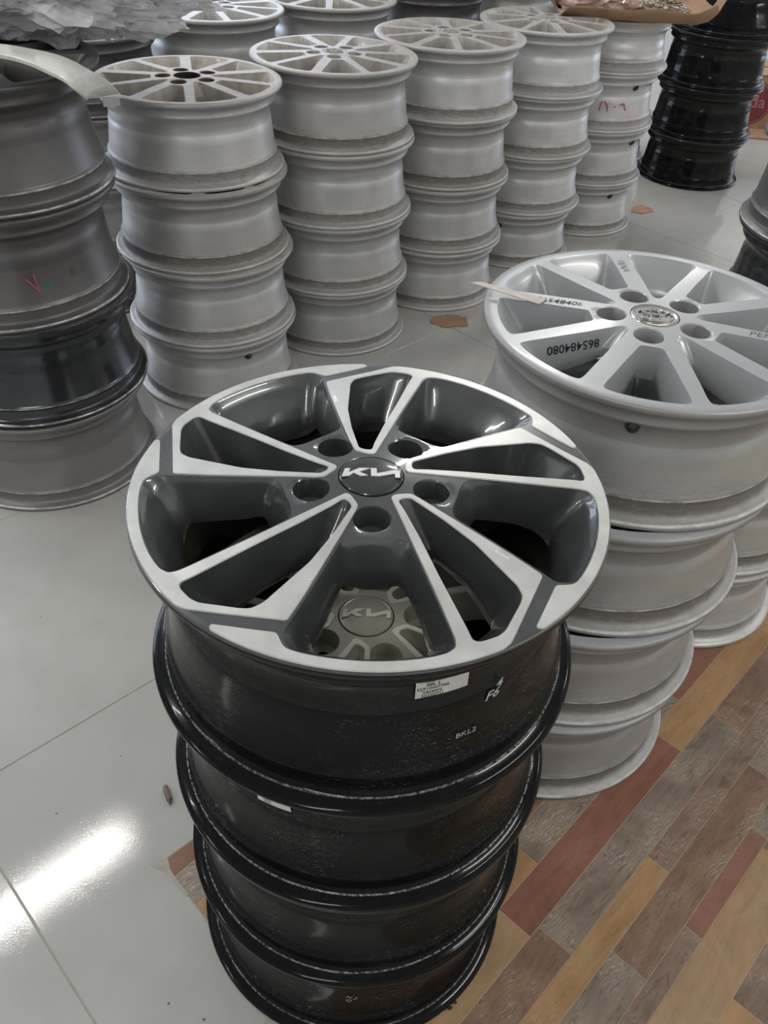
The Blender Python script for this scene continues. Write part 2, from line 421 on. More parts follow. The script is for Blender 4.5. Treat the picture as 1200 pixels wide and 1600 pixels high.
def build_face(name, Rf, wins, lug_r, lug_pcd, lug_a, bore_r, zf, mats, lip=0.003, ease=1.0, lug_depth=0.022, scale=1.0):
    """wheel face: land with windows lofted down to their openings. wins: list of (keys, ease). mats: paint, lug, bore"""
    mb = MB(); holes = []; N = 5
    for keys, es in wins:
        T0 = loop_pair(keys)
        for k in range(N):
            T = []
            for t in T0:
                a = rot2((t[0], t[1]), 72 * k); b = rot2((t[2], t[3]), 72 * k); T.append((*a, *b, t[4]))
            holes.append([(t[0], t[1]) for t in T])
            levels = [0.0, 0.05, 0.14, 0.28, 0.45, 0.62, 0.80, 1.0]
            v = []
            for L in levels:
                for t in T:
                    zt = zf(hypot(t[0], t[1])); w = L ** es
                    # first level drops to give a rounded edge
                    zz = zt + (t[4] - zt) * w - (0.0007 if L == 0.05 else 0)
                    v.append((t[0] + (t[2] - t[0]) * L, t[1] + (t[3] - t[1]) * L, zz))
            for t in T: v.append((t[2], t[3], t[4] - 0.012))
            for t in T:
                cx = sum(q[2] for q in T) / len(T); cy = sum(q[3] for q in T) / len(T)
                v.append((t[2] + (t[2] - cx) * 0.05, t[3] + (t[3] - cy) * 0.05, t[4] - 0.014))
            n = len(T); f = []
            for l in range(len(levels) + 1):
                f += [(l * n + i, l * n + (i + 1) % n, (l + 1) * n + (i + 1) % n, (l + 1) * n + i) for i in range(n)]
            mb.add(v, f, 0)
    for k in range(N):
        cx, cy = pol(lug_pcd, lug_a + 72 * k); m = 36
        L = [(cx + lug_r * cos(2 * pi * i / m), cy + lug_r * sin(2 * pi * i / m)) for i in range(m)]
        holes.append(L)
        z0 = zf(lug_pcd)
        for (ra, za), (rb, zb), mt in ((((1.0), 0), (0.93, -0.0016), 0), ((0.93, -0.0016), (0.90, -lug_depth), 1), ((0.90, -lug_depth), (0.42, -lug_depth - 0.002), 1), ((0.42, -lug_depth - 0.002), (0.40, -lug_depth - 0.02), 2)):
            v = []
            for rr, dz in ((ra, za), (rb, zb)):
                for i in range(m):
                    x, y = cx + lug_r * rr * cos(2 * pi * i / m), cy + lug_r * rr * sin(2 * pi * i / m)
                    v.append((x, y, (zf(hypot(x, y)) if rr == 1.0 else z0) + dz))
            mb.add(v, [(i, (i + 1) % m, m + (i + 1) % m, m + i) for i in range(m)], mt)
    m = 60; L = [(bore_r * cos(2 * pi * i / m), bore_r * sin(2 * pi * i / m)) for i in range(m)]
    holes.append(L)
    zb = zf(bore_r)
    mb.lathe([(bore_r, zb), (bore_r * 0.98, zb - 0.002), (bore_r * 0.97, zb - 0.03)], 60, 2)
    no = 200; outer = [(Rf * cos(2 * pi * i / no), Rf * sin(2 * pi * i / no)) for i in range(no)]
    st = []
    r = bore_r + 0.006
    while r < Rf - 0.004:
        k = max(12, int(2 * pi * r / 0.008))
        for i in range(k):
            p = (r * cos(2 * pi * (i + .5) / k), r * sin(2 * pi * (i + .5) / k))
            if any(in_poly(p[0], p[1], h) for h in holes) or min_dist(p, holes) < 0.0035: continue
            st.append(p)
        r += 0.007
    V, F = cdt(outer, holes, st, zf)
    mb.add(V, F, 0)
    mb.lathe([(Rf, zf(Rf)), (Rf + 0.0012, zf(Rf) - 0.0006), (Rf + 0.0018, zf(Rf) - 0.0024)], no, 0)
    me = mb.mesh(name, mats, True, 38)
    bm = bmesh.new(); bm.from_mesh(me); bmesh.ops.remove_doubles(bm, verts=bm.verts, dist=0.00008)
    bmesh.ops.recalc_face_normals(bm, faces=bm.faces)
    if sum(f.normal.z * f.calc_area() for f in bm.faces) < 0: bmesh.ops.reverse_faces(bm, faces=bm.faces)
    bm.to_mesh(me); bm.free()
    me.shade_smooth(); me.set_sharp_from_angle(angle=radians(38))
    return me

# ------------------------------------------------------------------ the machined double-spoke face (front stack)
def zf_k(r): return 0.014 * max(0.0, 1 - r / 0.2) ** 1.0 if r < 0.2 else 0.0
OL = [(33.7, 303.8), (58.2, 298.2), (92.0, 295.2), (128.6, 293.8), (146.0, 293.3), (186.5, 292.4)]
ORR = [(33.7, 313.4), (42.2, 329.3), (49.3, 329.3), (82.7, 326.7), (148.8, 325.0), (161.3, 324.7), (180.6, 324.2)]
PK = [(41.1, 308.2), (41.0, 315.2), (45.5, 323.2), (50.0, 322.9), (82.8, 321.9), (119.1, 320.1), (144.0, 317.8), (172.8, 316.0), (182.6, 314.4), (187.1, 311.9), (201.6, 303.5), (203.4, 301.2), (202.6, 297.0), (199.7, 295.7), (189.3, 296.1), (131.8, 297.7), (87.9, 301.0), (53.4, 306.0)]
def mm(L, da=0): return [pol(r / 1000, a + da) for r, a in L]
RO = 0.2157
def machined_loops():
    # outer contour of one machined piece (spoke and its stretch of rim), then the pocket as its hole
    P = []
    a = 238.6
    while a < 301.5: P.append(pol(RO, a)); a += 2.0
    P.append(pol(0.2135, 302.8))
    P += mm(ORR[::-1]) + mm(OL)
    P += mm([(194.5, 292.2), (201.6, 291.4), (205.3, 289.0), (206.2, 286.0)])
    a = 283.0
    while a > 257: P.append(pol(0.2066, a)); a -= 3.0
    P += mm([(206.0, 255.6), (203.6, 254.2), (194.2, 251.6), (209.3, 239.2), (211.5, 237.9)])
    return P
def big_window_keys():
    K = []
    def k(rt, at, rb, ab, z): K.append((pol(rt / 1000, at), pol(rb / 1000, ab), z))
    zi = -0.020
    # along the clockwise spoke (its counter-clockwise flank), from hub outward
    k(86, 328.6, 98, 331.5, zi); k(110, 327.3, 114, 330.5, zi - .004); k(149, 326.0, 148, 329.5, zi - .010); k(178, 325.2, 168, 328.8, -0.034)
    k(184, 325.0, 171, 330, -0.040); k(192.5, 324.6, 172, 332, -0.044); k(205.2, 327.6, 173, 334, -0.046)
    for a in (333, 338, 343, 348, 353, 358): k(205.4, a, 173, 336 + (a - 333) * 0.88, -0.046)
    k(204.6, 361.4, 172, 360, -0.046); k(200.5, 363.3, 168, 362, -0.044); k(190, 363.9, 158, 362.6, -0.036)
    k(146, 364.5, 138, 363.0, zi - .008); k(110, 365.6, 112, 362.6, zi - .004); k(88, 366.0, 98, 360.5, zi)
    # round the lug pad
    k(82, 360, 93, 354, zi - .006); k(80, 353, 91, 350, zi - .01); k(80, 346, 91, 345.5, zi - .01); k(80, 339, 91, 341, zi - .01); k(82, 333.5, 93, 336.5, zi - .006)
    return K
def pocket_keys():
    K = []
    bot = {0: (76, 312), 1: (76, 315), 2: (77, 317.5), 3: (79, 318.5), 4: (92, 318.5), 5: (119, 317.5), 6: (140, 315.8), 7: (160, 314), 8: (166, 312), 9: (168, 309), 10: (171, 303.5), 11: (170, 301), 12: (168, 299), 13: (164, 298.3), 14: (158, 298.6), 15: (128, 300.2), 16: (98, 304), 17: (82, 308.5)}
    for i, (r, a) in enumerate(PK):
        rb, ab = bot[i]; z = -0.026 - 0.018 * max(0, min(1, (rb - 110) / 50))
        K.append((pol((r + (0.0)) / 1000, a), pol(rb / 1000, ab), z))
    return K
def k_face_mesh(name, paint): return build_face(name, 0.2157, [(big_window_keys(), 1.25), (pocket_keys(), 0.85)], 0.0172, 0.0570, 273.7, 0.0300, zf_k, [paint, paint if paint.name.startswith('gun') else M['face_black'], M['bore']])
def k_cut_mesh(name, mat):
    out0 = seg_loop(machined_loops(), 0.0025, 1); pk0 = offset_loop(seg_loop(mm(PK), 0.0025, 1), 0.0007)
    out0 = offset_loop(out0, -0.0002)
    st = [pol(r, a) for r in (0.06, 0.075, 0.09, 0.105, 0.12, 0.135, 0.15, 0.165, 0.18, 0.195) for a in range(286, 332, 2)]
    st = [p for p in st if in_poly(*p, out0) and not in_poly(*p, pk0) and min_dist(p, [out0, pk0], 1) > 0.002]
    up = 0.0011
    V, F = cdt(out0, [pk0], st, lambda r: zf_k(r) + up)
    mb = MB()
    for k in range(5):
        mb.add([(*rot2((x, y), 72 * k), z) for x, y, z in V], F)
        for L, s_ in ((out0, 1), (pk0, -1)):
            L2 = offset_loop(L, 0.0006 * s_); n = len(L)
            A = [(*rot2(p, 72 * k), zf_k(hypot(*p)) + up) for p in L]; B = [(*rot2(p, 72 * k), zf_k(hypot(*q)) - 0.0002) for p, q in zip(L2, L)]
            mb.add(A + B, [(i, (i + 1) % n, n + (i + 1) % n, n + i) for i in range(n)])
    me = mb.mesh(name, [mat], True, 35)
    bm = bmesh.new(); bm.from_mesh(me); bmesh.ops.remove_doubles(bm, verts=bm.verts, dist=0.00005); bmesh.ops.recalc_face_normals(bm, faces=bm.faces)
    if sum(f.normal.z * f.calc_area() for f in bm.faces) < 0: bmesh.ops.reverse_faces(bm, faces=bm.faces)
    bm.to_mesh(me); bm.free(); me.shade_smooth(); me.set_sharp_from_angle(angle=radians(35))
    return me

# ------------------------------------------------------------------ ten-spoke silver face (other stacks)
def zf_t(r): return 0.006 * max(0.0, 1 - r / 0.21)
def t_windows(S):
    A, B = [], []
    def put(K, c, side):
        pass
    def sym(rows, c, rimn, rt, rb, hwt, hwb, zb):
        K = []
        for (r, w, rb_, wb, z) in rows: K.append((pol(r * S, c - w), pol(rb_ * S, c - wb), z))
        for i in range(1, rimn):
            f = i / rimn; K.append((pol(rt * S, c - hwt + 2 * hwt * f), pol(rb * S, c - hwb + 2 * hwb * f), zb))
        for (r, w, rb_, wb, z) in rows[::-1]: K.append((pol(r * S, c + w), pol(rb_ * S, c + wb), z))
        return K
    r2 = [(.057, 3.0, .086, 3.0, -.020), (.064, 6.8, .089, 6.8, -.024), (.085, 9.6, .100, 8.2, -.028), (.11, 11.2, .118, 9.4, -.032), (.14, 12.8, .140, 10.6, -.036), (.175, 13.9, .160, 11.6, -.040), (.200, 14.6, .170, 11.6, -.044), (.2125, 14.4, .173, 10.8, -.046)]
    r1 = [(.088, 3.5, .092, 3.0, -.030), (.089, 9.6, .093, 7.2, -.030), (.11, 11.2, .108, 8.6, -.033), (.14, 13.0, .135, 10.2, -.037), (.175, 14.0, .158, 11.4, -.041), (.200, 14.6, .169, 11.6, -.045), (.2125, 14.4, .172, 10.8, -.047)]
    A = sym(r2, 219.5, 9, .2145, .174, 14.4, 10.8, -.046)
    B = sym(r1, 256.5, 9, .2145, .173, 14.4, 10.8, -.047)
    return A, B
def t_face_mesh(name, R, paint, lugm):
    S = R / 0.2334; A, B = t_windows(S)
    return build_face(name, R - 0.0035, [(A, 1.15), (B, 1.15)], 0.0212 * S, 0.0595 * S, 251.5, 0.0335 * S, zf_t, [paint, lugm, M['bore']], lug_depth=0.020)

# ------------------------------------------------------------------ barrels
def barrel_mesh(name, R, h, mat, seg=128, neck=0.0, well=None, mats=None):
    """turned alloy barrel, closed section; z=0 rear flange, z=h face edge"""
    w = well if well is not None else 0.030
    P = [(R - 0.0028, h - 0.0002), (R - 0.0008, h - 0.0012), (R, h - 0.003), (R, h - 0.0075), (R - 0.0012, h - 0.0095), (R - 0.0060, h - 0.0105), (R - 0.0120, h - 0.0115), (R - 0.0160, h - 0.014),
         (R - 0.0172, h - 0.018), (R - 0.0180, h - 0.029), (R - 0.0165, h - 0.0315), (R - 0.0160, h - 0.0335), (R - 0.0172, h - 0.0355), (R - 0.0205, h - 0.0385), (R - w + 0.003, h - 0.046), (R - w - neck, h - 0.054),
         (R - w - neck, h - 0.074), (R - w - neck + 0.0020, h - 0.0765), (R - w - neck * .8 + 0.0035, h - 0.095), (R - w - neck * .5 + 0.0060, h - 0.115), (R - 0.0210, h * 0 + 0.046), (R - 0.0185, 0.0415), (R - 0.0163, 0.0395), (R - 0.0160, 0.0375),
         (R - 0.0178, 0.0345), (R - 0.0186, 0.030), (R - 0.0178, 0.018), (R - 0.0165, 0.0145), (R - 0.0125, 0.0118), (R - 0.0060, 0.0100), (R - 0.0012, 0.0085), (R, 0.0065), (R, 0.0030), (R - 0.0012, 0.0008), (R - 0.0040, 0.0), (R - 0.0065, 0.0010),
         (R - 0.0080, 0.006), (R - 0.0215, 0.010), (R - 0.0240, 0.020), (R - 0.0240, 0.036), (R - 0.0270, 0.050), (R - w - neck * .5 - 0.0010, h - 0.115), (R - w - neck - 0.006, h - 0.075), (R - w - neck - 0.006, h - 0.05), (R - 0.026, h - 0.036), (R - 0.024, h - 0.016), (R - 0.006, h - 0.0105)]
    mb = MB(); mb.lathe(P, seg, close=True)
    me = mb.mesh(name, [mat], True, 50)
    return me
_bar = {}
def barrel(R, h, matkey, neck=0.0, well=None):
    k = (R, h, matkey, neck, well)
    if k not in _bar: _bar[k] = barrel_mesh('barrel', R, h, M[matkey], neck=neck, well=well)
    return _bar[k]

# ------------------------------------------------------------------ badges and caps
KIN = [[(480, 308), (512, 306), (503, 333), (566, 300), (632, 296), (566, 324), (620, 344), (576, 350), (535, 333), (506, 354), (466, 361)],
       [(634, 296), (668, 295), (674, 328), (778, 300), (808, 303), (813, 345), (784, 348), (779, 322), (690, 345), (640, 345)]]
def badge_mesh(name, mat, S=0.0265, ang=0.0):
    mb = MB()
    for P in KIN:
        # traced from the cap seen at about forty degrees: undo the foreshortening
        Q = [rot2(((x - 640) / 173 * S, -(y - 327) / 173 * S * 1.50 + 0.0008), ang) for x, y in P]
        V, F = cdt(Q, [], [], lambda r: 0); n = len(Q)
        mb.add([(x, y, 0.0006) for x, y, _ in V], F)
        mb.add([(x, y, 0.0006) for x, y in Q] + [(x, y, -0.0004) for x, y in Q], [(i, (i + 1) % n, n + (i + 1) % n, n + i) for i in range(n)])
    me = mb.mesh(name, [mat], False)
    return me
def cap_mesh(name, R, mat, dome=0.0012):
    mb = MB()
    P = [(R, -0.010), (R, -0.0008), (R - 0.0006, -0.0001), (R - 0.0016, 0.0001), (R - 0.0024, -0.0004)]
    for i in range(1, 9):
        r = (R - 0.0024) * (1 - i / 8.0); P.append((max(r, 1e-5), -0.0004 + dome * (1 - (r / R) ** 2)))
    mb.lathe(P, 56); return mb.mesh(name, [mat], True, 30)
def emblem_mesh(name, R, mat):
    """three interlocking rings"""
    mb = MB()
    def ring(cx, cy, a, b, r): mb.tube([(cx + a * cos(t), cy + b * sin(t), 0.0006) for t in (2 * pi * i / 40 for i in range(40))], r, 6, closed=True)
    ring(0, 0, R * 0.74, R * 0.50, R * 0.060); ring(0, 0.02 * R, R * 0.20, R * 0.47, R * 0.052); ring(0, R * 0.24, R * 0.52, R * 0.20, R * 0.052)
    return mb.mesh(name, [mat], True, 60)

# ------------------------------------------------------------------ writing
FONT = bpy.data.fonts.load('<builtin>') if False else None
def text_pts(s, size, shear=0.0, thick=0.0):
    cu = bpy.data.curves.new('writing', 'FONT'); cu.body = s; cu.size = size; cu.align_x = 'CENTER'; cu.align_y = 'CENTER'; cu.shear = shear
    cu.resolution_u = 2; cu.offset = thick
    cu.space_line = 0.92
    o = bpy.data.objects.new('writing', cu); COL.objects.link(o)
    dg = bpy.context.evaluated_depsgraph_get(); dg.update()
    me = bpy.data.meshes.new_from_object(o.evaluated_get(dg))
    v = [tuple(x.co) for x in me.vertices]; f = [tuple(p.vertices) for p in me.polygons]
    bpy.data.objects.remove(o); bpy.data.curves.remove(cu); bpy.data.meshes.remove(me)
    return v, f
def wrap_mesh(name, v, f, mat, ang, z, R, rot=0.0, flip=1):
    """bend flat writing round a barrel: x runs along the circumference"""
    out = []
    for x, y, *_ in v:
        x, y = rot2((x, y), rot)
        a = radians(ang) + x / R
        out.append((R * cos(a), R * sin(a), z + y))
    return me_from(name, out, f, [mat], smooth=False)
def grid_patch(w, h, nx=12, ny=2):
    v = [(-w / 2 + w * i / nx, -h / 2 + h * j / ny, 0) for j in range(ny + 1) for i in range(nx + 1)]
    f = [(j * (nx + 1) + i, j * (nx + 1) + i + 1, (j + 1) * (nx + 1) + i + 1, (j + 1) * (nx + 1) + i) for j in range(ny) for i in range(nx)]
    return v, f
def strokes(lines, w):
    """hand drawn strokes as thin ribbons"""
    v = []; f = []
    for L in lines:
        for (x0, y0), (x1, y1) in zip(L[:-1], L[1:]):
            dx, dy = x1 - x0, y1 - y0; l = hypot(dx, dy) or 1; nx, ny = -dy / l * w / 2, dx / l * w / 2
            b = len(v); v += [(x0 + nx, y0 + ny, 0), (x0 - nx, y0 - ny, 0), (x1 - nx, y1 - ny, 0), (x1 + nx, y1 + ny, 0)]; f.append((b, b + 1, b + 2, b + 3))
    return v, f

# ================================================================== THE SETTING
def clip(poly, a, b, c):
    """keep a*x+b*y<=c"""
    out = []; n = len(poly)
    for i in range(n):
        p, q = poly[i], poly[(i + 1) % n]; dp, dq = a * p[0] + b * p[1] - c, a * q[0] + b * q[1] - c
        if dp <= 0: out.append(p)
        if dp * dq < 0:
            t = dp / (dp - dq); out.append((p[0] + (q[0] - p[0]) * t, p[1] + (q[1] - p[1]) * t))
    return out
def slab_mesh(name, P, mat, top=0.0, th=0.006, bev=0.0006):
    c = (sum(p[0] for p in P) / len(P), sum(p[1] for p in P) / len(P))
    A = sum(P[i - 1][0] * P[i][1] - P[i][0] * P[i - 1][1] for i in range(len(P)))
    if A < 0: P = P[::-1]
    n = len(P)
    I = []
    for i in range(n):   # inset corners
        p0, p1, p2 = Vector(P[i - 1]), Vector(P[i]), Vector(P[(i + 1) % n])
        d1 = (p1 - p0).normalized(); d2 = (p2 - p1).normalized(); n1 = Vector((-d1.y, d1.x)); n2 = Vector((-d2.y, d2.x))
        m = (n1 + n2); m = m / max(0.3, m.length_squared) * 2
        I.append(tuple(p1 + m * bev))
    v = [(x - c[0], y - c[1], top) for x, y in I] + [(x - c[0], y - c[1], top - bev) for x, y in P] + [(x - c[0], y - c[1], top - th) for x, y in P]
    f = [tuple(range(n))]
    for l in (0, 1): f += [(l * n + i, (l + 1) * n + i, (l + 1) * n + (i + 1) % n, l * n + (i + 1) % n) for i in range(n)]
    me = bpy.data.meshes.new(name); me.from_pydata(v, [], f); me.materials.append(mat); me.validate()
    return me, c

U_CUT, V_CUT = 0.250, 0.681
fl = link('floor', None); tag(fl, kind='structure')
mb = MB(); mb.box((*uv(2.2, 2.6), -0.01375), (12.6, 9.2, 0.025), YT)
sub = link('grout', mb.mesh('grout', [M['grout']], False), fl)
# white tiles
U0, TU, V0, TV = 0.063, 0.595, 0.394, 0.600
tile_cache = {}
for i in range(-6, 13):
    for j in range(-4, 11):
        u0, v0 = U0 + i * TU, V0 + (j) * TV - 0.001
        g = 0.0013
        sq = [(u0 + g, v0 + g), (u0 + TU - g, v0 + g), (u0 + TU - g, v0 + TV - g), (u0 + g, v0 + TV - g)]
        pieces = []
        if v0 + TV <= V_CUT + 0.001 or v0 < V_CUT:
            # the plank patch cuts the tiles: keep what lies left of it or beyond it
            a = clip(sq, 1, 0, U_CUT)
            b = clip(clip(sq, -1, 0, -U_CUT), 0, -1, -V_CUT)
            if u0 + TU <= U_CUT: pieces = [sq]
            elif u0 >= U_CUT: pieces = [b] if len(b) > 2 else []
            else:
                # L-shaped tile around the corner of the planks
                if v0 + TV > V_CUT:
                    pieces = [[(u0 + g, v0 + g), (U_CUT, v0 + g), (U_CUT, V_CUT), (u0 + TU - g, V_CUT), (u0 + TU - g, v0 + TV - g), (u0 + g, v0 + TV - g)]]
                else: pieces = [a] if len(a) > 2 else []
        else: pieces = [sq]
        for P in pieces:
            W = [uv(*p) for p in P]
            if len(P) == 4 and P is sq:
                if 'sq' not in tile_cache:
                    c = ((sq[0][0] + sq[2][0]) / 2, (sq[0][1] + sq[2][1]) / 2)
                    tile_cache['sq'] = slab_mesh('tile', [(p[0] - c[0], p[1] - c[1]) for p in sq], M['tile'])[0]
                o = link('tile', tile_cache['sq'], fl, (*uv((sq[0][0] + sq[2][0]) / 2, (sq[0][1] + sq[2][1]) / 2), 0)); o.rotation_euler = (0, 0, YT)
            else:
                me, c = slab_mesh('tile', P, M['tile'])
                o = link('tile', me, fl, (*uv(*c), 0)); o.rotation_euler = (0, 0, YT)
# planks
def w2t(p):
    x, y = uv(p[0], p[1], YW); return (cos(YT) * x + sin(YT) * y, -sin(YT) * x + cos(YT) * y)
def t2w(p):
    x, y = uv(*p); return (cos(YW) * x + sin(YW) * y, -sin(YW) * x + cos(YW) * y)
mb = MB(); base = [(U_CUT, V_CUT), (U_CUT, -1.6), (6.0, -1.6), (6.0, V_CUT)]
mb.prism([uv(*p) for p in base], -0.006, -0.0007)
link('plank_bed', mb.mesh('plank_bed', [M['plank_base']], False), fl)
ROWS = [
 (0.632, 0.690, [(-.6, .62, 'red'), (.62, 1.07, 'brown')]),
 (0.575, 0.632, [(-.6, .45, 'grey'), (.45, .95, 'tan'), (.95, 1.4, 'dark')]),
 (0.517, 0.575, [(-.6, .50, 'orange'), (.50, .95, 'brown'), (.95, 1.4, 'grey')]),
 (0.459, 0.517, [(-.6, .40, 'brown'), (.40, .85, 'red'), (.85, 1.3, 'tan')]),
 (0.420, 0.459, [(-.6, .30, 'grey'), (.30, .75, 'tan'), (.75, 1.2, 'brown')]),
 (0.362, 0.420, [(-.6, .50, 'red'), (.50, .95, 'grey'), (.95, 1.4, 'orange')]),
 (0.307, 0.362, [(-.6, .38, 'tan'), (.38, .83, 'brown'), (.83, 1.28, 'orange'), (1.28, 1.73, 'grey')]),
 (0.249, 0.307, [(-.6, .25, 'red'), (.25, .70, 'orange'), (.70, 1.15, 'grey'), (1.15, 1.60, 'red'), (1.6, 2.05, 'tan')]),
 (0.191, 0.249, [(-.6, .15, 'grey'), (.15, .60, 'tan'), (.60, 1.051, 'red'), (1.051, 1.60, 'orange'), (1.6, 2.05, 'brown')]),
 (0.133, 0.191, [(-.6, .17, 'tan'), (.17, .621, 'brown'), (.621, 1.167, 'grey'), (1.167, 1.62, 'brown'), (1.62, 2.1, 'dark')]),
 (0.094, 0.133, [(-.6, .384, 'grey'), (.384, .835, 'orange'), (.835, 1.28, 'dark'), (1.28, 1.73, 'tan')]),
 (0.036, 0.094, [(-.6, .22, 'brown'), (.22, .668, 'grey'), (.668, 1.112, 'brown'), (1.112, 1.56, 'grey'), (1.56, 2.0, 'tan')]),
 (0.007, 0.036, [(-.6, .33, 'tan'), (.33, .777, 'dark'), (.777, 1.0, 'red'), (1.0, 1.45, 'grey'), (1.45, 2.0, 'red')]),
 (-0.063, 0.007, [(-.6, .20, 'grey'), (.20, .98, 'tan'), (.98, 1.43, 'brown'), (1.43, 2.0, 'grey')]),
 (-0.121, -0.063, [(-.6, .28, 'red'), (.28, .732, 'orange'), (.732, 1.18, 'dark'), (1.18, 1.63, 'brown')]),
 (-0.160, -0.121, [(-.6, .55, 'grey'), (.55, 1.0, 'tan'), (1.0, 1.45, 'grey')]),
 (-0.218, -0.160, [(-.6, .40, 'brown'), (.40, .85, 'red'), (.85, 1.3, 'tan')]),
 (-0.276, -0.218, [(-.6, .62, 'tan'), (.62, 1.07, 'grey'), (1.07, 1.5, 'red')]),
 (-0.334, -0.276, [(-.6, .45, 'grey'), (.45, .9, 'orange'), (.9, 1.35, 'brown')]),
]
for v0, v1, segs in ROWS:
    segs = list(segs); kinds = ['brown', 'grey', 'tan', 'red', 'orange', 'dark']
    while segs[-1][1] < 3.4:
        e = segs[-1][1]; segs.append((e, e + 0.45, random.choice([k for k in kinds if k != segs[-1][2]])))
    for a, b, col in segs:
        g = 0.0005; P = [(a + g, v0 + g), (b - g, v0 + g), (b - g, v1 - g), (a + g, v1 - g)]
        # clip against the patch borders (half-planes given in tile coordinates)
        Q = [w2t(p) for p in P]
        Q = clip(clip(Q, -1, 0, -(U_CUT + .001)), 0, 1, V_CUT - .001)
        if len(Q) < 3: continue
        me, c = slab_mesh('plank', [t2w(q) for q in Q], PL[col], top=-0.0002, th=0.004, bev=0.00035)
        o = link('plank', me, fl, (*uv(*c, YW), 0)); o.rotation_euler = (0, 0, YW)
# mortar smear at the corner of the planks
mb = MB()
mb.prism([uv(*p) for p in ((0.2329, 0.6907), (0.2427, 0.6848), (0.2601, 0.6828), (0.255, 0.6684), (0.2525, 0.6633), (0.2513, 0.6509), (0.251, 0.6347), (0.2515, 0.6100), (0.2464, 0.6102), (0.2451, 0.6457), (0.2433, 0.666), (0.238, 0.6753))], -0.004, 0.0005)
link('mortar', mb.mesh('mortar', [M['grout']], False), fl)

wallm = plain('off-white wall paint', (0.74, 0.74, 0.73), 0.8)
ceilm = plain('white ceiling', (0.82, 0.82, 0.81), 0.85)
def wall(name, u, v, su, sv, z0=0, z1=CEIL, mat=wallm):
    mb = MB(); mb.box((*uv(u, v), (z0 + z1) / 2), (su, sv, z1 - z0), YT)
    tag(link(name, mb.mesh(name, [mat], False)), kind='structure')
wall('wall_back', 2.2, 7.3, 12.7, 0.12)
wall('wall_right', 8.6, 2.6, 0.12, 9.3)
wall('wall_left', -4.2, 2.6, 0.12, 9.3)
wall('wall_front', 2.2, -2.1, 12.7, 0.12)
wall('ceiling', 2.2, 2.6, 12.9, 9.5, CEIL, CEIL + 0.1, ceilm)

# ================================================================== WHEELS
FACES = {}
def get_face(kind, R):
    k = (kind, round(R, 4))
    if k in FACES: return FACES[k]
    if kind == 'k': FACES[k] = k_face_mesh('spokes', M['face_black'])
    elif kind == 'k2': FACES[k] = k_face_mesh('spokes', M['grey_cap'])
    else:
        paint, lug = {'t': ('silver_face', 'lug_grey'), 'ts': ('silver_face_dusty', 'lug_grey'), 'td': ('silver_face_dirty', 'brown_bore'), 'tw': ('white_face', 'lug_grey'), 'tg': ('grey_rim', 'bore')}[kind]
        FACES[k] = t_face_mesh('spokes', R, M[paint], M[lug])
    return FACES[k]
MESH = {}
def once(key, fn):
    if key not in MESH: MESH[key] = fn()
    return MESH[key]
def wheel(loc, R, h, rimmat, face=None, rz=0.0, tilt=(0, 0), cap=None, label='', group=None, stem=None, neck=0.0, well=None, name='alloy_wheel'):
    w = empty(name, loc, 0.0, tilt); tag(w, label, 'wheel rim', group)
    rim = link('barrel', barrel(R, h, rimmat, neck, well), w)
    if face:
        f = link('spokes', get_face(face, R), w, (0, 0, h)); f.rotation_euler = (0, 0, radians(rz))
        S = 1.0 if face[0] == 'k' else R / 0.2334
        zc = h + (0.0135 if face[0] == 'k' else 0.0052)
        if face in ('k', 'k2'):
            cm = M['machined'] if face == 'k' else M['grey_cut']
            c = link('machined_face', once('cut' + face, lambda: k_cut_mesh('machined_face', cm)), w, (0, 0, h)); c.rotation_euler = (0, 0, radians(rz))
            cp = link('center_cap', once('cap' + face, lambda: cap_mesh('center_cap', 0.0288, M['black'] if face == 'k' else M['grey_cap'])), w, (0, 0, zc))
            link('cap_badge', once('badge' + face, lambda: badge_mesh('cap_badge', M['white_logo'] if face == 'k' else M['grey_logo'], 0.0262)), cp, (0, 0, 0.0012))
        elif cap:
            Rc = 0.0328 * S
            cp = link('center_cap', once(('cap', cap, round(R, 3)), lambda: cap_mesh('center_cap', Rc, M['cap_dull'] if cap == 'dull' else M['chrome'], -0.0006)), w, (0, 0, zc))
            b = link('cap_badge', once(('emb', cap, round(R, 3)), lambda: emblem_mesh('cap_badge', Rc, M['chrome'] if cap != 'dull' else M['cap_dull'])), cp, (0, 0, -0.0002)); b.rotation_euler = (0, 0, radians(-6))
    if stem is not None:
        mb = MB(); a = radians(stem); d = Vector((cos(a), sin(a), 0)); wl = (well or 0.030)
        p0 = d * (R - 0.030 - neck) + Vector((0, 0, h - 0.046)); p1 = d * (R - 0.0145) + Vector((0, 0, h - 0.036))
        mb.tube([p0, p0.lerp(p1, 0.5), p0.lerp(p1, 0.55), p1], [0.0095, 0.0095, 0.0075, 0.0045], 12)
        link('valve_stem', mb.mesh('valve_stem', [M['rubber']], True, 40), w)
    return w
def child_mesh(name, me, parent, label=None):
    o = link(name, me, parent)
    if label: o['label'] = label
    return o

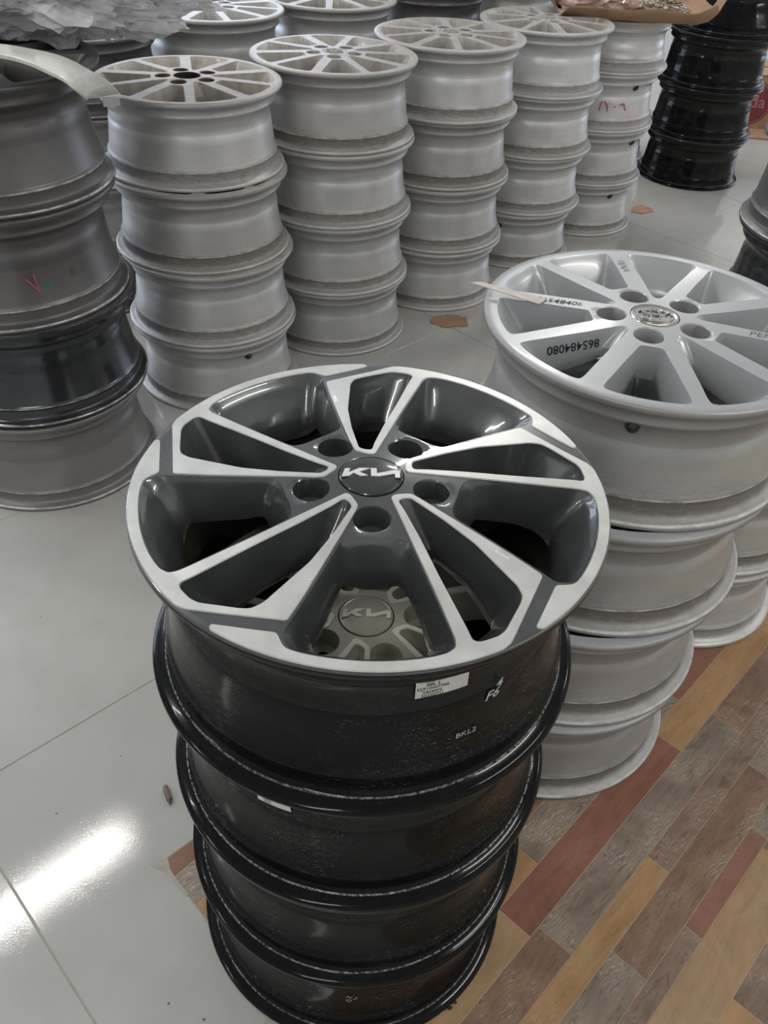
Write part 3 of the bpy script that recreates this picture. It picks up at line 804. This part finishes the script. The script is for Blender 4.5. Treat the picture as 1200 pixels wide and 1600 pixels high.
# --- front stack: machined black wheel on three black ones
HK = 0.1970
K = [(-0.0120, 0.642), (-0.0110, 0.634), (-0.0120, 0.631), (-0.0135, 0.619)]
wk4 = wheel((*K[0], 0.0), 0.2195, HK, 'black_worn', 'k2', rz=44, label='black gloss wheel at the very bottom of the front stack', well=0.030)
wk3 = wheel((*K[1], HK), 0.2195, HK, 'black_worn', 'k2', rz=5, label='black gloss wheel third from the top of the front stack, without a sticker', well=0.030)
wk2 = wheel((*K[2], HK * 2), 0.2195, HK, 'black_worn', 'k2', rz=20, label='black gloss wheel with gunmetal hub seen through the top wheel of the front stack', well=0.030)
wk1 = wheel((*K[3], HK * 3), 0.2175, HK, 'black_worn', 'k', label='black wheel with bright machined five-spoke face, topmost of the front stack', well=0.030)
for o in (wk2, wk3, wk4, wk1): o.name = 'alloy_wheel'
for w_, a in ((wk4, 1.1), (wk3, 2.3), (wk2, 0.5)): 
    for ch in w_.children:
        if ch.name.startswith('barrel'): ch.rotation_euler = (0, 0, a)
def barrel_r(R, h, z, well=0.030):
    if z > h - 0.074: return R - well
    return R - well + 0.0035 + (h - 0.095 - z) * 0.1
# paper labels
def sticker(parent, ang, z, R, w, hgt, rot, text, size):
    v, f = grid_patch(w, hgt); s_ = link('sticker', wrap_mesh('sticker', v, f, M['label'], ang, z, R + 0.0004, rot), parent)
    s_['label'] = 'white printed label'
    v, f = text_pts(text, size, 0, 0.00006)
    v = [(x - w * 0.18, y) for x, y, *_ in v]
    link('lettering', wrap_mesh('lettering', v, f, M['ink'], ang, z, R + 0.0007, rot), s_)
sticker(wk1, 291.3, 0.1395, 0.1895, 0.046, 0.0215, 1.0, 'PR3B7700\nBBL S\n52910W7700\nSAHAN.\n20220731', 0.0050)
sticker(wk2, 246.0, 0.1270, 0.1915, 0.038, 0.0125, 7.0, 'PR3B7700\n52910\n20220', 0.0036)
def wrap_text(parent, s, size, mat, ang, z, R, rot=0, shear=0, thick=0.0003, label=None):
    v, f = text_pts(s, size, shear, thick)
    child_mesh('writing', wrap_mesh('writing', v, f, mat, ang, z, R, rot), parent, label)
wrap_text(wk1, 'F6', 0.016, M['chalk'], 306.5, 0.103, 0.1922, 0, 0.2, 0.0002, 'pale painted letters')
wrap_text(wk1, '4', 0.014, M['chalk'], 307.8, 0.1165, 0.1935, 5, 0.2, 0.0002, 'pale painted number')
wrap_text(wk1, 'BKL2', 0.0095, M['chalk'], 299.0, 0.071, 0.1962, 0, 0, -0.00003, 'faint stamped letters')
wrap_text(wk4, 'N 2\nQ', 0.010, M['chalk'], 272.0, 0.085, 0.1962, -25, 0, -0.00002, 'faint painted letters')

# --- right stack of silver wheels
HT = 0.1844
TP = [(0.298, 1.037), (0.310, 1.049), (0.332, 1.069), (0.3525, 1.0885)]
wt4 = wheel((*TP[0], 0), 0.2334, HT, 'silver_rim_near', 't', rz=33, label='silver wheel on the planks at the bottom of the stack behind the machined wheel')
wt3 = wheel((*TP[1], HT), 0.2334, HT, 'silver_rim_near', 't', rz=51, label='silver wheel second from the bottom of the stack behind the machined wheel')
wt2 = wheel((*TP[2], 2 * HT), 0.2334, HT, 'silver_rim_near', 't', rz=15, label='silver wheel directly under the ten-spoke wheel with marker writing')
wt1 = wheel((*TP[3], 3 * HT), 0.2334, HT, 'silver_rim_near', 't', rz=0, cap='chrome', label='ten-spoke silver wheel with chrome ring emblem and marker writing on its spokes', stem=254.5)
# writing on it, placed on the surfaces it stands on
def flat_text(parent, s, size, mat, origin, xdir, ydir, shear=0, thick=0.0, label=None, name='writing'):
    v, f = text_pts(s, size, shear, thick); X = Vector(xdir).normalized(); Y = Vector(ydir); Y = (Y - X * Y.dot(X)).normalized(); O = Vector(origin) + X.cross(Y) * 0.0008
    child_mesh(name, me_from(name, [tuple(O + X * a + Y * b) for a, b, *_ in v], f, [mat], smooth=False), parent, label)
def P3(r, a, z): x, y = pol(r, a); return Vector((x, y, z))
# on top of a spoke: number running outward-in
def spoke_text(s, size, r, a, da, up=1, **kw):
    o = P3(r, a, HT + zf_t(r)); x = P3(1, a + 180 + da, 0) if up > 0 else P3(1, a + da, 0); y = Vector((-x.y, x.x, 0)); flat_text(wt1, s, size, M['ink'], o, x, y, **kw)
spoke_text('865484080', 0.0165, 0.127, 167.0, 3, 1, shear=0.25, thick=0.0001, label='number in black marker')
spoke_text('PENA', 0.0165, 0.166, 95.0, 1, 1, shear=0.2, thick=-0.0003, label='word in black marker')
spoke_text('PENA', 0.0180, 0.146, 346.0, 0, -1, shear=0.2, thick=-0.0003, label='word in black marker')
# number on the window wall (upside down as seen from the front)
fa = P3(.085, 219.5 - 9.6, HT + zf_t(.085)); fb = P3(.175, 219.5 - 13.9, HT + zf_t(.175)); ba = P3(.100, 219.5 - 8.2, HT - .028); bb = P3(.160, 219.5 - 11.6, HT - .040)
tm = (fa + fb) / 2; bmid = (ba + bb) / 2
flat_text(wt1, '865484080', 0.0175, M['ink'], tm.lerp(bmid, 0.50) + (fb - fa) * 0.02, (fb - fa), (bmid - tm), shear=-0.1, thick=0.0002, label='number in black marker written upside down')

# --- row of silver stacks
def stack(centres, R, h, mats, labels, top=None, cap=None, tilt=(0, 0), stems=None, well=None, neck=0.0, rz=0.0, group=None, second=None):
    out = []; n = len(centres)
    hs = h if isinstance(h, list) else [h] * n
    for i, c in enumerate(centres):
        last = i == n - 1
        out.append(wheel((*c, sum(hs[:i])), R, hs[i], mats[i % len(mats)], top, rz=rz if last else rz + 17 * (n - i), cap=cap if last else None,
                         label=labels[i], stem=(stems or {}).get(i), well=well, neck=neck, group=group))
    return out
ORD = ['bottom wheel', 'second wheel from the floor', 'third wheel from the floor']
def labs(col, where, toplab, n=4): return ['%s %s in %s' % (col, ORD[i], where) for i in range(n - 1)] + [toplab]
S2 = stack([(-0.484, 2.095), (-0.488, 2.099), (-0.499, 2.110), (-0.509, 2.131)], 0.2152, 0.1865, ['silver_rim', 'silver_rim', 'silver_rim_dirty', 'silver_rim'],
  labs('dull silver', 'the stack right of the dark grey stack', 'silver wheel with brown-stained spokes and open centre, under the end of the white strip'), 'td', stems={0: 306.0}, rz=10)
S3 = stack([(-0.191, 2.421), (-0.192, 2.420), (-0.194, 2.423), (-0.198, 2.429)], 0.2150, 0.1876, ['silver_rim', 'silver_rim', 'silver_rim', 'silver_rim_dirty'],
  labs('dull silver', 'the second silver stack from the left', 'ten-spoke silver wheel topping the second silver stack from the left'), 'ts', 'dull', rz=24)
S4 = stack([(0.105, 2.742), (0.105, 2.752), (0.105, 2.763), (0.105, 2.755)], 0.2165, 0.1872, ['silver_rim', 'silver_rim', 'silver_rim_dirty', 'silver_rim'],
  labs('dull silver', 'the third silver stack from the left', 'ten-spoke silver wheel topping the third silver stack from the left'), 'ts', 'dull', rz=2)
S5 = stack([(0.400, 3.098), (0.410, 3.104), (0.415, 3.102), (0.418, 3.098)], 0.2120, 0.1845, ['silver_rim', 'silver_rim', 'silver_rim', 'silver_rim_clean'],
  labs('dull silver', 'the fourth silver stack from the left', 'pale silver wheel with scuffed barrel topping the fourth silver stack from the left'), 'ts', 'dull', stems={0: 250}, rz=40)
S6 = stack([(0.684, 3.428), (0.684, 3.425), (0.686, 3.428), (0.694, 3.430)], 0.2130, [0.187, 0.187, 0.187, 0.163], ['silver_rim', 'silver_rim', 'silver_rim_clean', 'silver_rim_clean'],
  ['silver bottom wheel in the stack that carries the cardboard tray', 'silver second wheel from the floor under the cardboard tray', 'silver wheel with pink marker strokes under the cardboard tray', 'silver wheel directly under the cardboard tray'], 'ts', None, stems={0: 296.8, 1: 312.8, 2: 300}, rz=5)
v, f = strokes([[(-.052, -.014), (-.050, .010), (-.047, .018)], [(-.040, .019), (-.026, .002), (-.024, -.014)], [(-.024, -.012), (-.028, .008)], [(.018, .006), (.032, .012), (.044, -.012)], [(-.004, .002), (.004, .001)]], 0.0038)
child_mesh('writing', wrap_mesh('writing', v, f, M['pink_ink'], 279, 0.083, 0.1905), S6[2], 'pink marker strokes')
# --- big dark grey stack at the left edge
HS1, RS1 = 0.217, 0.236
S1 = []
for i, (c, m_, lb, nk) in enumerate([((-0.803, 1.682), 'grey_rim_light', 'dark grey wheel on the floor in the large stack at the left edge', 0.0),
        ((-0.800, 1.690), 'grey_rim_gloss', 'glossy dark second wheel from the floor in the large left-edge stack', 0.0),
        ((-0.812, 1.690), 'grey_rim', 'dark grey wheel with red and green marks in the large left-edge stack', 0.0),
        ((-0.812, 1.700), 'grey_rim', 'dark grey wheel under the plastic wrap, topmost at the left edge', 0.004)]):
    S1.append(wheel((*c, HS1 * i), RS1, HS1, m_, 'tg', rz=14 * (3 - i), label=lb, neck=nk, well=0.036))
v, f = strokes([[(-.020, .018), (.002, -.012)], [(-.004, .024), (.003, -.030)]], 0.0026)
child_mesh('writing', wrap_mesh('writing', v, f, M['pink_ink'], 306.0, 0.080, 0.2115), S1[2], 'red cross in marker')
v, f = strokes([[(.009 * cos(t), .009 * sin(t)) for t in (2 * pi * k / 14 for k in range(15))], [(-.006, .002), (.006, .002)], [(-.005, -.003), (.003, -.003)]], 0.0017)
child_mesh('writing', wrap_mesh('writing', v, f, M['green_ink'], 311.0, 0.076, 0.2115), S1[2], 'green ring in marker')
v, f = strokes([[(.0035 * cos(t), .008 * sin(t)) for t in (2 * pi * k / 14 for k in range(15))], [(-.002, .001), (.002, .001)]], 0.0009)
child_mesh('writing', wrap_mesh('writing', v, f, M['ink'], 326.0, 0.090, 0.2115), S1[2], 'small black oval in marker')
# --- black stack at the back right
S7 = []
for i, (c, nk, lb) in enumerate([((1.265, 4.020), 0.0, 'black gloss wheel on the floor in the far right black stack'), ((1.270, 4.035), 0.0, 'black second wheel from the floor in the far right black stack'),
        ((1.272, 4.045), 0.0, 'black wheel third from the floor in the far right black stack'), ((1.285, 4.055), 0.030, 'black narrow-barrelled wheel fourth from the floor in the far right black stack')]):
    S7.append(wheel((*c, 0.193 * i), 0.2205, 0.193, 'black_worn', 'tg', label=lb, neck=nk, well=0.030, group=None))
# --- stack cut by the right edge, and the low stack below it
S8 = stack([(0.985, 1.930), (0.982, 1.925), (0.980, 1.920), (0.975, 1.915)], 0.2189, 0.190, ['grey_rim_gloss', 'grey_rim_gloss', 'grey_rim_gloss', 'grey_rim'],
  ['dark bottom wheel of the stack cut off by the right edge', 'dark second wheel of the stack cut off by the right edge', 'glossy dark wheel under the grey one at the right edge', 'grey wheel on top of the dark ones, cut off by the right edge'], 'tg')
S9 = stack([(0.625, 1.364), (0.632, 1.374), (0.642, 1.382)], 0.2045, 0.187, ['silver_rim_clean', 'silver_rim_dirty', 'silver_rim'],
  ['low silver wheel on the planks behind the marked ten-spoke stack', 'silver wheel second up in the low stack behind the marked ten-spoke wheel', 'silver wheel third up, hidden behind the marked ten-spoke wheel'], 'ts')
# --- rear row
def rear(c, R, h, n, mats, where, top, cap, rz=0):
    lb = ['%s of %s' % (x, where) for x in ('bottom wheel', 'second wheel up', 'third wheel up', 'fourth wheel up', 'fifth wheel up')[:n - 1]] + ['top wheel of %s' % where]
    return stack([c] * n, R, h, mats, lb, top, cap, rz=rz)
rear((-0.602, 2.906), 0.2150, 0.1880, 4, ['silver_rim', 'grey_rim', 'silver_rim', 'silver_rim_dirty'], 'the rear stack behind the brown-stained wheel', 'tw', 'dull', 20)
rear((-0.275, 3.190), 0.2165, 0.1875, 4, ['silver_rim_dirty'], 'the rear stack behind the second silver stack', 'ts', 'dull', 0)
rear((0.045, 3.520), 0.2165, 0.1880, 5, ['silver_rim_dirty', 'grey_rim'], 'the bluish rear stack behind the third silver stack', 'ts', None)
rear((0.350, 3.870), 0.2165, 0.1880, 5, ['silver_rim_dirty'], 'the rear stack behind the fourth silver stack', 'ts', None)
rear((-0.905, 2.595), 0.2165, 0.1870, 4, ['grey_rim', 'silver_rim', 'silver_rim_dirty', 'grey_rim'], 'the rear stack under the plastic wrap', 'tg', None)
rear((0.900, 4.270), 0.2100, 0.1870, 4, ['grey_rim', 'silver_rim_dirty'], 'the grey stack between the tray stack and the black stack', 'ts', None)

# ================================================================== LOOSE THINGS
# white curved trim strip lying over the left stacks
def strip():
    E = [((-0.77, 1.555, 0.925), (-0.749, 1.505, 0.925)), ((-0.69, 1.588, 0.917), (-0.665, 1.521, 0.917)), ((-0.653, 1.599, 0.911), (-0.623, 1.516, 0.911)), ((-0.616, 1.614, 0.902), (-0.592, 1.51, 0.902)), ((-0.587, 1.626, 0.89), (-0.568, 1.514, 0.89)), ((-0.562, 1.635, 0.874), (-0.56, 1.534, 0.874)), ((-0.545, 1.667, 0.852), (-0.567, 1.581, 0.852)), ((-0.522, 1.666, 0.828), (-0.578, 1.636, 0.828))]
    E = [(Vector(a), Vector(b)) for a, b in E]
    def cr(p0, p1, p2, p3, t): return 0.5 * ((2 * p1) + (p2 - p0) * t + (2 * p0 - 5 * p1 + 4 * p2 - p3) * t * t + (3 * p1 - p0 - 3 * p2 + p3) * t ** 3)
    Q = []
    for i in range(len(E) - 1):
        q = [E[max(i - 1, 0)], E[i], E[i + 1], E[min(i + 2, len(E) - 1)]]
        for k in range(5): Q.append(tuple(cr(*[e[w] for e in q], k / 5) for w in (0, 1)))
    Q.append(E[-1]); T, D = 0.07, 0.007
    prof = [(0, -D), (0, -.0015), (0.03, 0), (0.97, 0), (1, -.0015), (1, -D), (1 - T, -D), (1 - T, -.004), (T, -.004), (T, -D)]
    mb = MB(); v = []; n = len(Q); m = len(prof); dn = Vector((0.02, -0.10, 1)).normalized()
    for a, b in Q: v += [a.lerp(b, x) + dn * z for x, z in prof]
    f = []
    for i in range(n - 1): f += [(i * m + k, i * m + (k + 1) % m, (i + 1) * m + (k + 1) % m, (i + 1) * m + k) for k in range(m)]
    f += [tuple(range(m)), tuple((n - 1) * m + k for k in range(m))]
    mb.add(v, f)
    return mb.mesh('trim_strip', [plain('white plastic trim', (0.72, 0.72, 0.67), 0.28, 0.0, 0.4)], True, 30)
ts = tag(link('trim_strip', strip()), 'curved white plastic trim strip lying across the two left stacks', 'trim strip')
mb = MB(); mb.box((-0.538, 1.654, 0.817), (0.030, 0.006, 0.014), 0.5); tb = link('end_block', mb.mesh('end_block', [plain('grey foam block', (0.36, 0.38, 0.38), 0.7)], False), ts); tb['label'] = 'grey block in the open end'

# crumpled clear plastic wrap
def wrap_mat():
    n = NT('clear plastic wrap'); o = n.obj()
    nb = n.bump(n.noise(o, 60, 6, 0.65, 1.6), 0.9, 0.010)
    tr = n.new('ShaderNodeBsdfTransparent'); tr.inputs[0].default_value = (0.98, 0.98, 0.99, 1)
    df = n.new('ShaderNodeBsdfDiffuse'); df.inputs[0].default_value = (0.93, 0.93, 0.96, 1)
    tl = n.new('ShaderNodeBsdfTranslucent'); tl.inputs[0].default_value = (0.93, 0.93, 0.97, 1)
    gl = n.new('ShaderNodeBsdfGlossy'); gl.inputs['Color'].default_value = (1, 1, 1, 1); gl.inputs['Roughness'].default_value = 0.06
    n.l.new(nb, gl.inputs['Normal'])
    def mx(f, a, b):
        m = n.new('ShaderNodeMixShader'); n.set(m, 0, f); n.l.new(a, m.inputs[1]); n.l.new(b, m.inputs[2]); return m.outputs[0]
    milk = mx(0.22, df.outputs[0], tl.outputs[0])
    body = mx(n.math('MULTIPLY_ADD', n.ramp(n.noise(o, 16, 4), [(0.4, 0.0), (0.65, 1.0)]), 0.36, 0.32), tr.outputs[0], milk)
    fr = n.new('ShaderNodeFresnel'); fr.inputs[0].default_value = 1.5; n.l.new(nb, fr.inputs['Normal'])
    out = mx(n.math('MINIMUM', n.math('MULTIPLY_ADD', fr.outputs[0], 1.5, 0.10), 0.9), body, gl.outputs[0])
    n.l.new(out, n.n['Material Output'].inputs[0])
    n.n.remove(n.b)
    return n.m
def crumple(name, mat, centre, size, seed, amp, sheets=3, level=5):
    bm = bmesh.new()
    for s_ in range(sheets):
        g = bmesh.new(); bmesh.ops.create_icosphere(g, subdivisions=level, radius=1.0)
        off = Vector((seed * 3.1 + s_ * 7.7, seed, s_ * 2.3)); k = 1.0 - 0.16 * s_
        for v_ in g.verts:
            p = v_.co.copy()
            q = Vector((p.x * 2.4, p.y * 2.0, p.z * 1.6))
            d = noise.fractal(q * 1.1 + off, 1.0, 2.0, 4) + 0.10 * (1 - abs(noise.noise(q * 11 + off))) 
            r = 1 - abs(noise.noise(q * 2.6 + off)) * 1.2 - abs(noise.noise(q * 6.1 + off * 2)) * 0.75 - abs(noise.noise(q * 13 + off)) * 0.35
            e = 1 + amp * d + amp * 0.55 * (r - 0.6)
            e *= k
            v_.co = Vector((p.x * size[0] * e, p.y * size[1] * e, max(-0.62 - 0.3 * abs(noise.noise(q * 1.5 + off)), p.z) * size[2] * e))
        me_ = bpy.data.meshes.new('t'); g.to_mesh(me_); g.free(); bm.from_mesh(me_); bpy.data.meshes.remove(me_)
    me = bpy.data.meshes.new(name); bm.to_mesh(me); bm.free(); me.materials.append(mat); me.shade_smooth(); me.set_sharp_from_angle(angle=radians(28))
    o = link(name, me, None, centre); return o
PW = wrap_mat()
o = crumple('plastic_wrap', PW, (-0.770, 1.90, 0.945), (0.36, 0.16, 0.100), 3, 0.34, 4, 6); o.rotation_euler = (0, 0, 0.22)
tag(o, 'crumpled bundle of clear plastic wrap lying on the top left wheels', 'plastic wrap')

# cardboard tray with chips and bag on the far silver stack
card = None
def mat_card():
    n = NT('corrugated cardboard'); o_ = n.obj()
    a = n.noise(o_, 12, 4); b = n.noise(n.mapping(o_, (1, 8, 1)), 40, 3)
    c = n.mix(n.ramp(a, [(0.35, 0.0), (0.7, 1.0)]), (0.33, 0.20, 0.125), (0.42, 0.265, 0.17))
    c = n.mix(n.ramp(b, [(0.5, 0.0), (0.8, 0.4)]), c, (0.26, 0.155, 0.095))
    n.bs(color=c, rough=0.85); return n.m
M['card'] = mat_card()
def tray():
    top = 0.187 * 3 + 0.163 + 0.009
    C = Vector((0.715, 3.365, top)); N = 40; v = []; f = []
    pts = [(-0.27, -0.20), (-0.13, -0.215), (0.02, -0.225), (0.14, -0.215), (0.25, -0.165), (0.30, -0.03), (0.27, 0.16), (0.10, 0.22), (-0.16, 0.22), (-0.28, 0.10)]
    nx, ny = 36, 26; grid = {}
    for j in range(ny + 1):
        for i in range(nx + 1):
            x = -0.30 + 0.60 * i / nx; y = -0.24 + 0.46 * j / ny
            ex = max(abs(x) - 0.235, 0) / 0.065; ey = max(abs(y + .01) - 0.165, 0) / 0.065
            e = min(1.3, max(ex, ey))
            z = 0.001 + 0.038 * e ** 1.2 + 0.010 * e * noise.noise(Vector((x * 9, y * 9, 2))) + 0.0018 * noise.noise(Vector((x * 22, y * 22, 5)))
            if x > 0.20 and y < -0.1: z += 0.035 * (x - 0.20) / 0.10
            k = 1 - 0.10 * e
            cr = 1 + 0.03 * noise.noise(Vector((x * 14, y * 14, 0)))
            v.append((C.x + x * k * cr, C.y + y * k * cr, C.z + z))
    idx = lambda i, j: j * (nx + 1) + i
    for j in range(ny):
        for i in range(nx):
            if (i < 3 and j < 3) or (i > nx - 3 and j < 2): continue
            f.append((idx(i, j), idx(i + 1, j), idx(i + 1, j + 1), idx(i, j + 1)))
    n = len(v); v2 = [(a, b, c - 0.004) for a, b, c in v]
    used = set(f); ed = {}
    for q in f:
        for a, b in zip(q, q[1:] + q[:1]):
            ed[(a, b)] = 1
    side = [(a, b) for (a, b) in ed if (b, a) not in ed]
    return me_from('cardboard_tray', v + v2, f + [tuple(i + n for i in q[::-1]) for q in f] + [(b, a, a + n, b + n) for a, b in side], [M['card']], None, True, 40)
tag(link('cardboard_tray', tray()), 'torn brown cardboard tray lying on top of the far silver stack', 'cardboard')
o = crumple('plastic_bag', plain('pinkish plastic bag', (0.50, 0.36, 0.32), 0.35, 0.0, 0.5), (0.605, 3.37, 0.7640), (0.15, 0.13, 0.055), 9, 0.30, 1, 4)
tag(o, 'pinkish crumpled plastic bag on the left side of the cardboard tray', 'plastic bag')
chipm = [plain('pale chips', (0.55, 0.50, 0.42), 0.6), plain('grey chips', (0.30, 0.29, 0.27), 0.5), plain('brown chips', (0.28, 0.17, 0.10), 0.7)]
mb = MB()
for i in range(420):
    a = random.uniform(0, 2 * pi); r = random.random() ** 0.6; x = 0.845 + 0.085 * r * cos(a); y = 3.39 + 0.10 * r * sin(a); z = 0.7400 + 0.045 * (1 - r) * random.random() + 0.004
    s_ = random.uniform(0.003, 0.008); rz = random.uniform(0, pi); q = Matrix.Rotation(rz, 3, 'Z') @ Matrix.Rotation(random.uniform(-.9, .9), 3, 'X')
    vs = [Vector((x, y, z)) + q @ Vector((dx * s_, dy * s_ * .6, dz * s_ * .22)) for dz in (-1, 1) for dx, dy in ((-1, -1), (1, -1), (.8, 1), (-1, .7))]
    mb.add(vs, [(0, 3, 2, 1), (4, 5, 6, 7), (0, 1, 5, 4), (1, 2, 6, 5), (2, 3, 7, 6), (3, 0, 4, 7)], random.choice([0, 0, 1, 2]))
tag(link('chips', mb.mesh('chips', chipm, False)), 'heap of pale scrap chips lying in the cardboard tray', 'scraps', kind='stuff')

# carton on the floor at the far right
redm = plain('red print', (0.20, 0.035, 0.04), 0.7); pinkp = plain('pale red print', (0.42, 0.22, 0.20), 0.7)
bx = empty('carton', (1.90, 4.96, 0), radians(-4)); tag(bx, 'brown cardboard carton with a dark red round print on the floor at the far right', 'carton')
mb = MB(); W, D, Hh = 0.56, 0.36, 0.25
mb.box((0, 0, Hh / 2 + .001), (W, D, Hh)); link('box_body', mb.mesh('box_body', [M['card']], False), bx)
mb = MB(); mb.box((0, -D / 2 - 0.09, 0.004), (W * 0.9, 0.17, 0.004)); link('flap', mb.mesh('flap', [M['card']], False), bx)
mb = MB(); mb.box((0, -D * 0.30, Hh + 0.006), (W * .98, D * 0.42, 0.004)); mb.box((0, D * 0.28, Hh + 0.004), (W * .98, D * 0.42, 0.004)); link('lid_flap', mb.mesh('lid_flap', [M['card']], False), bx)
mb = MB(); m = 40; v = [(-0.145 + 0.105 * cos(2 * pi * i / m), -D / 2 - 0.0008, Hh * 0.5 + 0.105 * sin(2 * pi * i / m)) for i in range(m)]
mb.add(v, [tuple(range(m))]); link('round_print', mb.mesh('round_print', [redm], False), bx)
mb = MB(); 
for rr in (0.098,):
    a = [(-0.145 + rr * cos(2 * pi * i / m), -D / 2 - 0.0012, Hh * 0.5 + rr * sin(2 * pi * i / m)) for i in range(m)]; b = [(-0.145 + (rr - .003) * cos(2 * pi * i / m), -D / 2 - 0.0012, Hh * 0.5 + (rr - .003) * sin(2 * pi * i / m)) for i in range(m)]
    mb.add(a + b, [(i, (i + 1) % m, m + (i + 1) % m, m + i) for i in range(m)])
v, f = text_pts('nda', 0.085, 0, 0); mb.add([(-0.135 + x, -D / 2 - 0.0013, Hh * 0.52 + y) for x, y, *_ in v], f)
link('lettering', mb.mesh('lettering', [pinkp], False), bx)
mb = MB(); mb.box((0, 0, 0.22), (0.60, 0.34, 0.42)); wb = link('storage_box', mb.mesh('storage_box', [plain('white box board', (0.60, 0.61, 0.66), 0.6)], False), None, (2.48, 5.75, 0.0)); wb.location = (2.48, 5.80, -0.005); wb.rotation_euler = (0, 0, radians(10))
tag(wb, 'plain white box standing behind the brown carton', 'box')
# dark box glimpsed between the left stacks
mb = MB(); mb.box((0, 0, 0.20), (0.32, 0.30, 0.40)); dbx = link('crate', mb.mesh('crate', [plain('dark brown board', (0.085, 0.065, 0.055), 0.7)], False), None, (-1.36, 3.12, 0.0)); dbx.rotation_euler = (0, 0, 0.3)
tag(dbx, 'dark brown box glimpsed in the gap right of the left-edge stack', 'box')

# card tag on the marked ten-spoke wheel
Q = [Vector((0.101, 1.135, 0.753)), Vector((0.116, 1.139, 0.753)), Vector((0.208, 1.121, 0.7415)), Vector((0.196, 1.105, 0.7415))]
mb = MB(); V_ = [tuple(q) for q in Q]; V2 = [(a, b, c - 0.0012) for a, b, c in V_]
mb.add(V_ + V2, [(0, 1, 2, 3), (7, 6, 5, 4), (0, 4, 5, 1), (1, 5, 6, 2), (2, 6, 7, 3), (3, 7, 4, 0)])
tg = link('card_tag', mb.mesh('card_tag', [M['tag']], False)); tag(tg, 'narrow pale card tag lying over the rim of the marked ten-spoke wheel', 'tag')
h0 = Vector((0.191, 1.119, 0.7424)); mb = MB(); mb.disc(0.0035, 0.0, 16); hole = link('punched_hole', mb.mesh('punched_hole', [M['ink']], False), tg, h0)

# scraps on the tiles
def scrap(name, pts, z0, th, mat, label, cat, jag=0.004, seed=1):
    P = []; rr = random.Random(seed)
    for i in range(len(pts)):
        a, b = Vector(pts[i]), Vector(pts[(i + 1) % len(pts)])
        for k in range(4):
            p = a.lerp(b, k / 4); P.append((p.x + rr.uniform(-jag, jag), p.y + rr.uniform(-jag, jag)))
    c = (sum(p[0] for p in P) / len(P), sum(p[1] for p in P) / len(P))
    V, F = cdt(P, [], [], lambda r: 0); n = len(P)
    mb = MB(); mb.add([(x - c[0], y - c[1], th + 0.0015 * sin(40 * x)) for x, y, _ in V], F)
    mb.add([(x - c[0], y - c[1], th + 0.0015 * sin(40 * x)) for x, y in P] + [(x - c[0], y - c[1], 0) for x, y in P], [(i, (i + 1) % n, n + (i + 1) % n, n + i) for i in range(n)])
    tag(link(name, mb.mesh(name, [mat], False), None, (*c, z0)), label, cat)
scrap('cardboard_scrap', [(0.104, 2.455), (0.150, 2.425), (0.200, 2.440), (0.228, 2.445), (0.224, 2.500), (0.170, 2.508), (0.125, 2.500)], 0.0002, 0.003, M['card'], 'torn brown cardboard scrap on the tiles left of the marked ten-spoke wheel', 'cardboard scrap', 0.004, 2)
scrap('cardboard_scrap', [(0.925, 3.505), (0.965, 3.488), (1.018, 3.515), (1.020, 3.548), (0.985, 3.585), (0.945, 3.560)], 0.0002, 0.003, M['card'], 'torn brown cardboard scrap on the tiles before the black stack', 'cardboard scrap', 0.003, 4)
fr = empty('metal_fragment', (-0.324, 0.768, 0.0), radians(-64)); tag(fr, 'small brown metal fragment on the white tile left of the front stack', 'fragment')
mb = MB(); mb.tube([(-0.017, 0, .0042), (-0.010, 0, .0045), (-0.009, 0, .0050), (0.010, .0008, .0050), (0.013, .0005, .0035), (0.018, 0, .0025)], [0.0038, .0044, .0048, .0048, .003, .0015], 8)
link('fragment_body', mb.mesh('fragment_body', [plain('brown metal', (0.16, 0.13, 0.095), 0.5, 0.4)], True, 30), fr)
mb = MB(); rr = random.Random(5); 
for i in range(14): mb.box((rr.uniform(-.008, .008), rr.uniform(-.006, .006), 0.001 + rr.uniform(0, .002)), (rr.uniform(.002, .006), rr.uniform(.002, .004), .002), rr.uniform(0, 3))
tag(link('dirt_crumb', mb.mesh('dirt_crumb', [M['rubber']], False), None, (0.131, 0.478, 0.0)), 'black crumb of dirt on the planks at the foot of the front stack', 'crumb')
